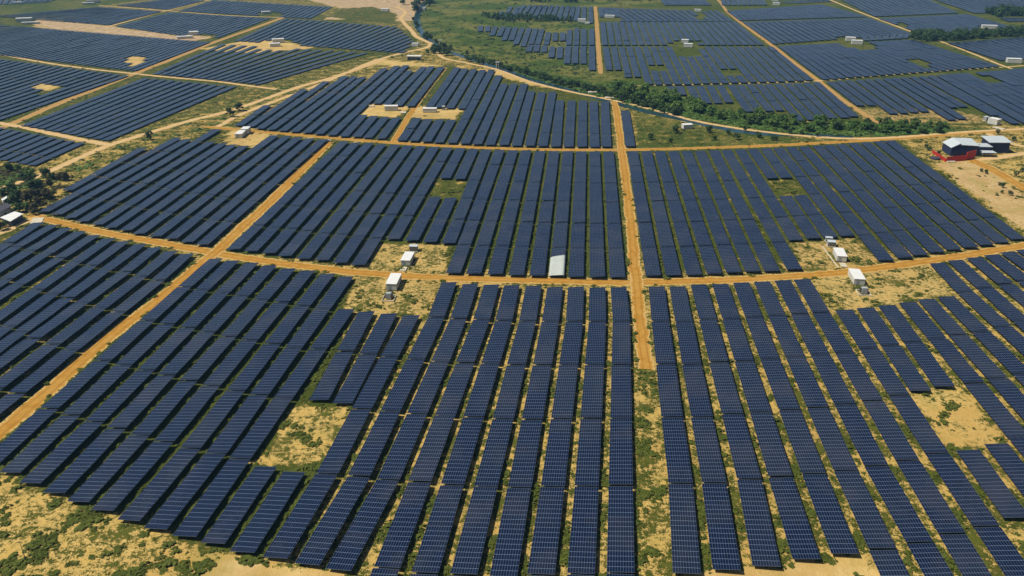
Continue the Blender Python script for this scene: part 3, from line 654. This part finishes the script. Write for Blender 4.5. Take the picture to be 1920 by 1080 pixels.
for (x, y, wv, lv, hv, lb) in ((1284, 80, 6, 9, 4, 'rear white cabin in the small clearing right of the far centre road'), (1290, 88.5, 6, 11, 4.5, 'front white cabin in the small clearing right of the far centre road'),
    (1594, 77, 7, 12, 5, 'left white cabin of the pair in the far right clearing'), (1606, 83, 7, 13, 5, 'right white cabin of the pair in the far right clearing'),
    (1091, 42, 7, 12, 5, 'white cabin left of the far centre road'), (1101, 45.5, 5, 7, 3, 'small white cabin nearest the far centre road on its left'), (1143, 33.5, 6, 16, 4, 'long white cabin right of the far centre road'),
    (1308, 22, 6, 11, 4, 'white cabin among the tables left of the far diagonal road'), (1455, 10, 7, 12, 5, 'white cabin by the far strip right of the diagonal road'), (1453, 2, 7, 12, 5, 'farthest white cabin right of the diagonal road'),
    (522, 80, 7, 15, 5, 'rear white cabin in the left far clearing'), (516, 87, 7, 13, 4, 'front white cabin in the left far clearing'), (46, 40, 9, 22, 5, 'larger white shed at the left end of the dirt strip'), (58, 45, 6, 24, 3, 'long low white shed at the left end of the dirt strip'),
    (364, 66, 8, 12, 5, 'rear white shed at the right end of the dirt strip'), (347, 72, 6, 20, 3, 'low white shed at the right end of the dirt strip'), (176, 5, 9, 22, 5, 'rear white shed on the far left green edge'), (166, 8, 6, 20, 3, 'front low white shed on the far left green edge'),
    (499, 26, 7, 14, 4, 'white cabin beside the far end of the left road'), (1900, 118, 7, 15, 5, 'white cabin at the right edge of the far fields'), (1854, 54, 8, 20, 5, 'white cabin just beyond the dark wood'), (779, 87, 5, 9, 4, 'white hut by the pale river track'),
    (790, 19, 9, 16, 5, 'white house among the trees at the far river bend'), (34, 8, 6, 14, 4, 'white hut at the far left top edge'), (722, 21, 6, 14, 4, 'white house in the tan far fields')):
    cabin(lb, gp(x, y), math.pi / 2 + (.35 if x < 700 else -.25), wv, lv, hv)
# open-fronted hut by the river
t = thing('open_hut', 'pale flat-roofed hut with dark openings by the river track', 'hut', gp(777, 112), -.08)
boxes('wall', [((0, 3, 2.2), (16, .4, 4.4)), ((-7.8, 0, 2.2), (.4, 5.6, 4.4)), ((7.8, 0, 2.2), (.4, 5.6, 4.4)), ((-2.6, 0, 2.2), (.4, 5.6, 4.4)), ((2.6, 0, 2.2), (.4, 5.6, 4.4)), ((0, -2.9, 3.9), (16, .3, 1.0))], M['wall'], t)
boxes('roof', [((0, 0, 4.55), (17, 7.4, .3))], M['white'], t)
def gate_tower(label, px, h):
    t = thing('sluice_tower', label, 'tower', gp(*px), .2)
    boxes('frame', [((-1.2, 0, h / 2), (.5, .6, h)), ((1.2, 0, h / 2), (.5, .6, h)), ((0, 0, h * .62), (2.0, .5, .5))], M['white'], t)
    boxes('platform', [((0, 0, h + .25), (4.2, 2.2, .5))], M['white'], t)
gate_tower('white sluice tower between the river bank and the track', (933, 129), 7); gate_tower('slim white sluice tower at the river confluence', (826, 86), 7)
slab('pale concrete culvert in the river beside the bank track', (1112, 174), .1, 9, 5, 1.2); slab('pale concrete culvert in the river below the bend', (1143, 184), .1, 8, 5, 1.0)

def prism_bm(bm, pts, z0, z1):
    n = len(pts); z1 = z1 if hasattr(z1, '__len__') else [z1] * n; z0 = z0 if hasattr(z0, '__len__') else [z0] * n
    lo = [bm.verts.new((p[0], p[1], z0[i])) for i, p in enumerate(pts)]; hi = [bm.verts.new((p[0], p[1], z1[i])) for i, p in enumerate(pts)]
    bm.faces.new(lo[::-1]); bm.faces.new(hi)
    for i in range(n): bm.faces.new([lo[i], lo[(i + 1) % n], hi[(i + 1) % n], hi[i]])
def prism(name, pts, z0, z1, mat, parent=None):
    bm = bmesh.new(); prism_bm(bm, pts, z0, z1); return bm_obj(name, bm, mat, parent)
# navy control building
bo = gp(1815, 288); t = thing('control_building', 'dark navy building with pale blue roofs beside a red wall', 'building', (bo.x, bo.y, 0), math.radians(-4))
Hl, Hm, Hr = 8.8, 5.6, 7.8
bm = bmesh.new()
prism_bm(bm, [(-15.9, -7.4), (-10.5, -7.4), (-10.5, 7.4), (-15.9, 7.4)], 0, [Hl - 2.6, Hl + .5, Hl + .5, Hl - 2.6]); prism_bm(bm, [(-10.49, -7.4), (2.9, -7.4), (2.9, 7.4), (-10.49, 7.4)], 0, [Hl - .6, Hl - 1.2, Hl + .3, Hl + .5])
bm_obj('wall', bm, M['navy'], t)
bm = bmesh.new(); prism_bm(bm, [(-16.5, -7.8), (-10.2, -7.8), (-10.2, 7.8), (-16.5, 7.8)], [Hl - 2.8, Hl + .62, Hl + .62, Hl - 2.8], [Hl - 2.55, Hl + .87, Hl + .87, Hl - 2.55]); bm_obj('roof', bm, M['roof'], t)
bm = bmesh.new(); prism_bm(bm, [(-10.15, -7.8), (3.4, -7.8), (3.4, 7.8), (-10.15, 7.8)], [Hl - .5, Hl - 1.1, Hl + .45, Hl + .6], [Hl - .25, Hl - .85, Hl + .7, Hl + .85])
for k_ in range(9): prism_bm(bm, [(-9.6 + k_ * 1.5, -7.6), (-9.5 + k_ * 1.5, -7.6), (-9.5 + k_ * 1.5, 7.6), (-9.6 + k_ * 1.5, 7.6)], Hl - 1.0, [Hl - .22 - .065 * k_, Hl - .22 - .065 * k_, Hl + .90 - .015 * k_, Hl + .90 - .015 * k_])
bm_obj('roof', bm, M['roof'], t)
boxes('link_wall', [((9.2, 3, Hm / 2), (12.2, 9, Hm))], M['navy'], t); boxes('link_roof', [((9.2, 3, Hm + .15), (12.4, 10, .3)), ((7, 4, Hm + .7), (2.6, 2.6, .8))], M['roof'], t)
boxes('side_wall', [((22.5, 9.5, Hr / 2), (14, 13, Hr))], M['navy'], t)
bm = bmesh.new(); prism_bm(bm, [(14.4, 2.0), (30.4, 2.0), (30.4, 17), (14.4, 17)], [Hr - .05, Hr + .15, Hr + 1.2, Hr + 1.0], [Hr + .3, Hr + .5, Hr + 1.55, Hr + 1.35]); bm_obj('side_roof', bm, M['roof'], t)
boxes('canopy', [((10.5, -6, 3.3), (10, 6.2, .25))], M['roof'], t); boxes('canopy_post', [((x, y, 1.58), (.25, .25, 3.16)) for x in (6, 15) for y in (-8.6, -3.6)], M['steel'], t)
for x in (-12, -7.5, -3, 1): boxes('window', [((x, -7.52, 2.6), (2.0, .08, 1.4))], M['glass'], t)
boxes('door', [((9, -1.56, 1.25), (2.2, .1, 2.5))], M['grey'], t)
w_ = [gp(1748, 287), gp(1773, 304), gp(1810, 301), gp(1811, 298.5), gp(1827, 297)]
t = thing('boundary_wall', 'red painted wall in front of the navy building', 'wall', w_[1])
def wall_seg(name, a, b, h, th=.5, mat=None, parent=None):
    m = (a + b) / 2 - (parent.location if parent else Vector()); d = b - a
    bm = bmesh.new(); box_bm(bm, (m.x, m.y, h / 2), (d.length, th, h), Matrix.Rotation(math.atan2(d.y, d.x), 3, 'Z')); return bm_obj(name, bm, mat or M['red'], parent)
wall_seg('panel', w_[0], w_[1], 2.4, .5, None, t); wall_seg('panel', w_[1] + Vector((.3, 0, 0)), w_[2], 3.9, .5, None, t); wall_seg('panel', w_[2] + Vector((.3, .5, 0)), w_[4], 6.0, .5, None, t)
wall_seg('coping', w_[1] + Vector((.3, 0, 0)), w_[2], 4.0, .2, M['red'], t)
slab('white slab at the foot of the red wall', (1783, 304.5), 0.05, 6, 2, .9); 
bm = bmesh.new(); cyl_bm(bm, (0, 0, 0), (0, 0, 1.2), 3.4, 3.4, 20); o = bm_obj('round_tank', bm, [M['tile']]); o.location = gp(1753, 298); tag(o, 'low dark round tank left of the red wall', 'tank')

# farm sheds at the left edge
def shed(label, roof_px, zr, mroof, mwall, over=.5):
    P = [gp(x, y, zr) for x, y in roof_px]; c = sum(P, Vector()) / len(P); t = thing('farm_shed', label, 'shed', (c.x, c.y, 0))
    L = [(p.x - c.x, p.y - c.y) for p in P]; n = len(L)
    ins = [(x * .9, y * .9) for x, y in L]
    prism('wall', ins, 0, zr - .12, mwall, t); prism('roof', L, [zr - .1, zr + .5, zr + .5, zr - .1][:n], [zr + .15, zr + .75, zr + .75, zr + .15][:n], mroof, t)
    dv = Vector((ins[3][0] + ins[0][0], ins[3][1] + ins[0][1], 0)) / 2
    a, b = Vector((*ins[3], 0)), Vector((*ins[2], 0)); dd = b - a; m = a + dd * .5; nrm = Vector((dd.y, -dd.x, 0)).normalized() * .06
    bm = bmesh.new(); box_bm(bm, (m.x - nrm.x * -1, m.y + nrm.y, 1.1), (1.6, .1, 2.2), Matrix.Rotation(math.atan2(dd.y, dd.x), 3, 'Z')); bm_obj('door', bm, M['tile'], t)
    return t
shed('white-roofed farm shed beside the lane at the left edge', [(0, 408), (28, 398.5), (44, 403), (19.5, 415.5)], 3.4, M['white'], M['tile'])
shed('dark-roofed farmhouse behind the white-roofed shed', [(-20, 393), (14, 382), (22, 389), (-4, 401)], 3.6, M['tile'], M['wall'])
shed('small white-roofed hut among the dark trees at the left edge', [(2, 374), (13, 369.5), (16.5, 371.5), (5, 376.5)], 2.8, M['white'], M['wall'])
slab('pale slab at the top of the leftmost table row', (70, 414), .3, 6, 9, .3)
# small white car at the road corner
t = thing('parked_car', 'small white car parked where the left road meets the upper road', 'car', gp(616, 265.5), .5)
bm = bmesh.new(); box_bm(bm, (0, 0, .68), (4.4, 1.8, .62), None, (.97, .95)); bm_obj('body', bm, M['white'], t, .06)
bm = bmesh.new(); box_bm(bm, (-.25, 0, 1.29), (2.4, 1.64, .58), None, (.72, .86)); bm_obj('cabin', bm, M['glass'], t, .05); boxes('roof', [((-.25, 0, 1.6), (1.66, 1.36, .05))], M['white'], t)
for x in (-1.35, 1.35):
    for y in (-.82, .82):
        bm = bmesh.new(); cyl_bm(bm, (x, y - .1, .33), (x, y + .1, .33), .33, .33, 14); bm_obj('wheel', bm, M['tyre'], t)
# thin pole standing in the sand, lower left
t = thing('thin_pole', 'thin dark pole standing in the sand at the lower left', 'pole', gp(49, 1052))
bm = bmesh.new(); cyl_bm(bm, (0, 0, 0), (0, 0, 7.2), .11, .07, 8); bm_obj('shaft', bm, M['dark'], t); boxes('crossarm', [((0, 0, 6.9), (1.7, .12, .12))], M['dark'], t)

# ------------------------------------------------------------------ trees
def leaf_cloud(centres, n_per, size, flat=1.0):
    V = []; T = []
    for (cx, cy, cz, r) in centres:
        tt = rng.random()
        for _ in range(n_per):
            v = rng.normal(size=3); v /= np.linalg.norm(v); p = np.array([cx, cy, cz]) + v * r * (rng.random() ** .4) * [1, 1, flat]
            a = rng.normal(size=3) * .6 + v * .9 + np.array([0, 0, .7]); a /= np.linalg.norm(a); b = np.cross(a, rng.normal(size=3)); b /= np.linalg.norm(b); c = np.cross(a, b)
            s = size * rng.uniform(.6, 1.3)
            V += [p - b * s - c * s * .6, p + b * s - c * s * .6, p + b * s * .8 + c * s * .6, p - b * s * .8 + c * s * .6]
            T += [tt * .5 + rng.random() * .35] * 4
    V = np.array(V); F = np.arange(len(V)).reshape(-1, 4); return V, F, np.array(T)
def crown_mesh(name, h, rad, mat, nc=14, n_per=46, low=.28):
    cs = []
    for _ in range(nc):
        a = rng.uniform(0, 2 * math.pi); q = rng.random() ** .5; z = rng.uniform(low, .86)
        k = rad * q * math.sin(math.pi * min(1, (z - low + .15) / (1.0 - low + .15))) * .85
        cs.append((k * math.cos(a), k * math.sin(a), z * h, rad * rng.uniform(.30, .48)))
    V, F, T = leaf_cloud(cs, n_per, rad * .115, .8)
    V[:, 2] = np.maximum(V[:, 2], .15); return mesh_np(name, V, F, mat, attrs=dict(tint=T))
def trunk_mesh(h, rad):
    bm = bmesh.new(); cyl_bm(bm, (0, 0, -.2), (.05, 0, h * .45), rad * .085, rad * .055, 7)
    for k in range(5):
        a = k * 1.26 + rng.uniform(-.3, .3); z = h * rng.uniform(.28, .45)
        cyl_bm(bm, (.04, 0, z), (math.cos(a) * rad * .55, math.sin(a) * rad * .55, z + h * .28), rad * .045, rad * .015, 5)
    me = bpy.data.meshes.new('trunk'); bm.to_mesh(me); bm.free(); me.materials.append(M['bark']); return me
KIND = {}
for key, mat in (('green', 'leaf'), ('dark', 'leaf_dark'), ('olive', 'leaf_olive')):
    KIND[key] = [(crown_mesh('crown', 6.5, 3.3, M[mat]), trunk_mesh(6.5, 3.3)) for _ in range(4)]
def tree(px, s, kind, label, group, name='broadleaf_tree', ground=None):
    p = ground if ground is not None else gp(*px)
    t = thing(name, label, 'tree', p, random.uniform(0, 6.28), group); cr, tr = random.choice(KIND[kind])
    sx = s * random.uniform(.85, 1.15); t.scale = (sx, sx * random.uniform(.9, 1.1), s * random.uniform(.8, 1.15))
    link('crown', cr, t); link('trunk', tr, t); return t
def along(P, n):
    C = catmull(P); d = np.r_[0, np.cumsum(np.linalg.norm(np.diff(C, axis=0), axis=1))]
    return [(np.interp(s, d, C[:, 0]), np.interp(s, d, C[:, 1])) for s in np.linspace(0, d[-1], n)]
def scatter(poly, n):
    x0, y0 = min(p[0] for p in poly), min(p[1] for p in poly); x1, y1 = max(p[0] for p in poly), max(p[1] for p in poly); out = []
    while len(out) < n:
        q = np.array([[random.uniform(x0, x1), random.uniform(y0, y1)]])
        if inside(q, poly)[0]: out.append(tuple(q[0]))
    return out
for x, y in along([(872, 112), (940, 129), (1000, 145), (1060, 161), (1110, 173), (1160, 187), (1215, 201), (1275, 217)], 56):
    tree((x + random.gauss(0, 2), y + random.gauss(0, 1.6)), random.uniform(.85, 1.25), 'dark', 'dark green bushy tree in the close belt along the far river bank', 'belt of dark trees along the far river bank')
for x, y in scatter([(1150, 165), (1200, 172), (1250, 180), (1330, 205), (1345, 216), (1280, 212), (1200, 195), (1150, 183)], 48):
    tree((x, y), random.uniform(1.1, 1.75), 'green', 'bright green round bush below the far tables, right of the tree belt', 'bright green bushes below the far tables')
for x, y in scatter([(1330, 210), (1420, 220), (1500, 231), (1640, 231), (1770, 241), (1770, 250), (1600, 253), (1500, 247), (1400, 235), (1320, 220)], 84):
    tree((x, y), random.uniform(.8, 1.35), random.choice(['green', 'green', 'green', 'dark']), 'leafy tree in the thicket along the right river bend', 'trees in the thicket along the right river bend')
for x, y in scatter([(745, 2), (752, -6), (812, -8), (808, 10), (800, 22), (770, 24)], 14):
    tree((x, y), random.uniform(2.0, 2.9), 'dark', 'tall dark tree in the grove at the far river bend', 'trees in the grove at the far river bend')
for x, y in scatter([(800, 92), (838, 80), (850, 100), (845, 106), (800, 103)], 9):
    tree((x, y), random.uniform(.9, 1.5), 'dark', 'dark tree clustered at the river confluence below the pale track', 'dark trees at the river confluence')
for x, y in scatter([(768, 32), (778, 34), (800, 66), (830, 92), (818, 92), (790, 68)], 12):
    tree((x, y), random.uniform(.8, 1.2), 'dark', 'dark bush between the pale river track and the water', 'bushes between the pale track and the river')
for x, y, s, k in ((824, 101, 1.6, 'dark'), (838, 104, 1.9, 'dark'), (876, 104, 1.0, 'dark')):
    tree((x, y), s, k, 'round dark tree on the sand beside the open hut', 'round dark trees beside the open hut')
for i, (x, y, s, k) in enumerate(((19.5, 320, 1.1, 'dark'), (36, 325, 1.1, 'green'), (52, 327, 1.0, 'green'), (62, 329, .8, 'green'), (86, 333, 1.2, 'dark'), (100, 336, 1.0, 'dark'), (114, 337, 1.1, 'olive'), (124, 338, 1.0, 'olive'), (48, 340, 1.2, 'dark'), (58, 346, 1.4, 'dark'), (66, 356, 1.5, 'dark'), (75, 350, 1.1, 'dark'), (95, 350, 1.0, 'olive'), (8, 366, 1.0, 'dark'), (27, 368, 1.5, 'dark'), (22, 380, 1.2, 'dark'), (34, 374, 1.1, 'dark'), (58, 380, 1.4, 'olive'), (72, 374, 1.2, 'olive'), (84, 371, 1.3, 'olive'), (92, 374, 1.1, 'olive'), (73, 385, 1.2, 'olive'), (62, 396, 1.2, 'olive'), (50, 392, .9, 'green'), (38, 398, 1.1, 'dark'), (66, 402, .9, 'olive'), (2, 432, 1.1, 'olive'), (12, 425, .7, 'green'), (102, 369, .7, 'green'), (16, 352, .7, 'green'))):
    lab = {'dark': 'dark green tree crowded round the farm sheds at the left edge', 'green': 'bright green bush among the trees by the left farm sheds', 'olive': 'brownish dry bush among the trees by the left farm sheds'}[k]
    tree((x, y), s * .85, k, lab, {'dark': 'dark trees round the farm sheds', 'green': 'green bushes round the farm sheds', 'olive': 'dry bushes round the farm sheds'}[k])
tree((282, 262), 1.1, 'dark', 'lone dark tree on the left pale track below the far tables', None)
tree((432, 219), 1.2, 'dark', 'lower of two dark trees between the pale double tracks', None); tree((449, 208), 1.1, 'dark', 'upper of two dark trees between the pale double tracks', None)
for x, y in ((1366, 252), (1421, 258), (1448, 263), (1455, 264), (1396, 246), (1480, 251), (1502, 252), (1220, 262), (1258, 268), (1340, 262), (1380, 262), (1330, 249), (1532, 256), (1268, 250)):
    tree((x, y), random.uniform(.55, .95), 'dark', 'small dark bush scattered in the olive field below the river track', 'small dark bushes in the olive field')
for x, y in ((1840, 322), (1848, 326), (1874, 348), (1880, 352), (1893, 366), (1878, 362), (1742, 283), (1760, 290), (1736, 276), (1870, 252), (1900, 264), (1905, 330), (1916, 322)):
    tree((x, y), random.uniform(.35, .6), 'dark', 'low dark bush on the bare ground round the navy building', 'low bushes round the navy building')
# far woods: one mass each
def wood(label, poly, n, s, kind='leaf_dark'):
    Vs, Fs, Ts = [], [], []; off = 0
    for x, y in scatter(poly, n):
        p = gp(x, y); r = s * random.uniform(.7, 1.2); V, F, T = leaf_cloud([(p.x + random.gauss(0, r * .4), p.y + random.gauss(0, r * .4), r * z, r * .75) for z in (.7, 1.3, 1.9)], 26, r * .24)
        Vs.append(V); Fs.append(F + off); Ts.append(T); off += len(V)
    V = np.concatenate(Vs); V[:, 2] = np.maximum(V[:, 2], .1)
    o = link('far_wood', mesh_np('far_wood', V, np.concatenate(Fs), M[kind], attrs=dict(tint=np.concatenate(Ts)))); o['kind'] = 'stuff'; return tag(o, label, 'wood')
wood('long dark wood between the far right table blocks', [(1702, 70), (1720, 67), (1800, 68), (1990, 56), (1990, 66), (1850, 72), (1780, 77), (1730, 79)], 210, 4.2)
wood('dark wood at the top right edge beyond the tables', [(1842, 24), (1990, 22), (1990, 30), (1870, 32)], 120, 5)
wood('hazy line of dark trees along the top edge beyond the meadow', [(905, 30), (1000, 32), (1070, 37), (1068, 43), (960, 42), (925, 38)], 110, 3.0)
wood('hazy dark trees along the horizon above the centre tables', [(905, -8), (1230, -8), (1225, 2), (1000, 6)], 110, 5)

# ------------------------------------------------------------------ low scrub between and around the rows (uncountable)
def clump_variants(n, leaves):
    out = []
    for _ in range(n):
        V = []; T = []
        lobes = [(rng.normal(0, .34), rng.normal(0, .34), rng.uniform(.45, .8)) for _ in range(5)]
        for i in range(leaves):
            lx, ly, lr = lobes[i % 5]; a = rng.uniform(0, 6.28); q = rng.random() ** .6 * lr
            z = math.sqrt(max(0.02, 1 - (q / lr) ** 2)) * lr * rng.uniform(.75, 1.05)
            p = np.array([lx + math.cos(a) * q, ly + math.sin(a) * q, z]); nrm = np.array([math.cos(a) * q, math.sin(a) * q, z + .25]) + rng.normal(0, .22, 3); nrm /= np.linalg.norm(nrm)
            b = np.cross(nrm, rng.normal(size=3)); b /= np.linalg.norm(b); c = np.cross(nrm, b); s = rng.uniform(.16, .30)
            V += [p - b * s - c * s, p + b * s - c * s, p + b * s + c * s, p - b * s + c * s]; T += [rng.random() * .4] * 4
        out.append((np.array(V), np.array(T)))
    return out
near_t = [i for i in range(len(tables)) if np.hypot(*CC[i]) < 760 or tables[i][2] in ('P1', 'P2')]
NC_, ND_, NN_, NL_ = CC[near_t], DD[near_t], NN[near_t], LEN[near_t]
def clear_of_tables(P, m=.25):
    ok = np.ones(len(P), bool)
    for s in range(0, len(P), 2000):
        Q = P[s:s + 2000, None, :2] - NC_[None]; u = np.abs((Q * NN_[None]).sum(2)); v = np.abs((Q * ND_[None]).sum(2))
        ok[s:s + 2000] = ~((u < TW / 2 + m) & (v < NL_[None] / 2)).any(1)
    return ok
def clear_of_roads(P, m=0):
    ok = np.ones(len(P), bool)
    for C, w in ROADLINES:
        A_, B_ = C[:-1], C[1:]; AB = B_ - A_; l2 = (AB ** 2).sum(1)
        for s in range(0, len(P), 4000):
            Q = P[s:s + 4000, None, :2] - A_[None]; t = np.clip((Q * AB[None]).sum(2) / l2[None], 0, 1)
            d = np.linalg.norm(Q - t[..., None] * AB[None], axis=2).min(1); ok[s:s + 4000] &= d > w * .36 + m
    return ok
def scrub(name, label, ylo, yhi, ncand, smin, smax, leaves, mat, seedoff=0, lowcap=.62, region=None, thr=.15):
    pts = []
    x = rng.uniform(-60, 1980, ncand); y = ylo + (yhi - ylo) * rng.random(ncand)
    if region is not None:
        kk = inside(np.c_[x, y], region); x, y = x[kk], y[kk]; ncand = len(x)
    G = np.array([gp(a, b) for a, b in zip(x, y)]); veg_ = cover_at(np.c_[x, y])
    n1 = np.array([noise.noise(Vector((p[0] * .10 + seedoff, p[1] * .10, 3))) for p in G]); n2 = np.array([noise.noise(Vector((p[0] * .4, p[1] * .4 + seedoff, 9))) for p in G])
    k = (n1 * .55 + n2 * .35 + (veg_ - .5) * 1.35 + rng.normal(0, .10, ncand)) > thr
    G, veg_, n1 = G[k], veg_[k], n1[k]
    k = clear_of_tables(G) & clear_of_roads(G); G, n1 = G[k], n1[k]
    var = clump_variants(8, leaves); Vs = []; Ts = []
    for p, q in zip(G, n1):
        V, T = var[random.randrange(8)]; s = smin + (smax - smin) * rng.random() ** 2.2 * (1 if q > .05 else .55); a = random.uniform(0, 6.28); ca, sa = math.cos(a), math.sin(a)
        hz = min(s * random.uniform(.45, .8), lowcap + .25 * s)
        Vs.append(np.c_[p[0] + (V[:, 0] * ca - V[:, 1] * sa) * s, p[1] + (V[:, 0] * sa + V[:, 1] * ca) * s, np.maximum(V[:, 2] * hz - .04, .01)]); Ts.append(T + rng.random() * .45)
    V = np.concatenate(Vs); print(name, len(G), 'clumps')
    o = link(name, mesh_np(name, V, np.arange(len(V)).reshape(-1, 4), mat, attrs=dict(tint=np.concatenate(Ts)))); o['kind'] = 'stuff'; return tag(o, label, 'scrub')
scrub('low_scrub', 'low dark green scrub growing on sand between the near table rows', 430, 1100, 52000, .5, 2.3, 22, M['scrub'])
scrub('far_scrub', 'low scrub on the verges, fields and river meadow farther off', 60, 430, 26000, .9, 2.6, 12, M['scrub'], 40)

BELT = [(850,98),(900,108),(960,122),(1050,145),(1140,160),(1250,176),(1330,200),(1420,212),(1500,226),(1620,228),(1770,238),(1800,247),(1640,257),(1500,252),(1400,241),(1290,224),(1200,205),(1100,180),(1000,152),(920,128),(870,112)]
scrub('riverside_scrub', 'lush green bushes and reeds crowding the banks of the river', 95, 258, 60000, 1.2, 4.2, 16, M['leaf'], 80, 2.6, BELT, .42)
STRIP = [(-20,330),(90,322),(260,262),(480,180),(720,100),(760,105),(600,160),(430,235),(300,275),(130,345),(-20,415)]
scrub('verge_bushes', 'lumpy green bushes along the pale tracks left of the river', 100, 415, 30000, 1.2, 3.4, 16, M['leaf'], 120, 1.2, STRIP, .22)
scrub('meadow_bushes', 'scattered low bushes and tussocks over the wide green river meadow', 2, 140, 12000, 1.6, 5.0, 14, M['leaf_dark'], 200, 1.4, MEADOW, .62)
scrub('farmyard_scrub', 'mixed low scrub spreading between the trees round the farm sheds', 300, 425, 16000, 1.2, 4.0, 16, M['leaf_olive'], 300, 1.6, [(0, 318), (60, 318), (140, 332), (150, 346), (112, 372), (74, 402), (40, 398), (0, 388)], .10)
# ------------------------------------------------------------------ air
def haze_box():
    bm = bmesh.new(); box_bm(bm, (0, 3200, 94), (9000, 7400, 190)); hm = bpy.data.materials.new('haze'); hm.use_nodes = True; n = hm.node_tree.nodes
    n.remove(n['Principled BSDF']); v = n.new('ShaderNodeVolumePrincipled'); v.inputs['Density'].default_value = HAZE
    v.inputs['Color'].default_value = (.26, .58, 1, 1); v.inputs['Anisotropy'].default_value = .2
    hm.node_tree.links.new(v.outputs[0], n['Material Output'].inputs['Volume'])
    o = bm_obj('haze', bm, hm); o['kind'] = 'stuff'; tag(o, 'thin bluish haze in the air over the distant fields', 'haze')
HAZE = .00010
haze_box()
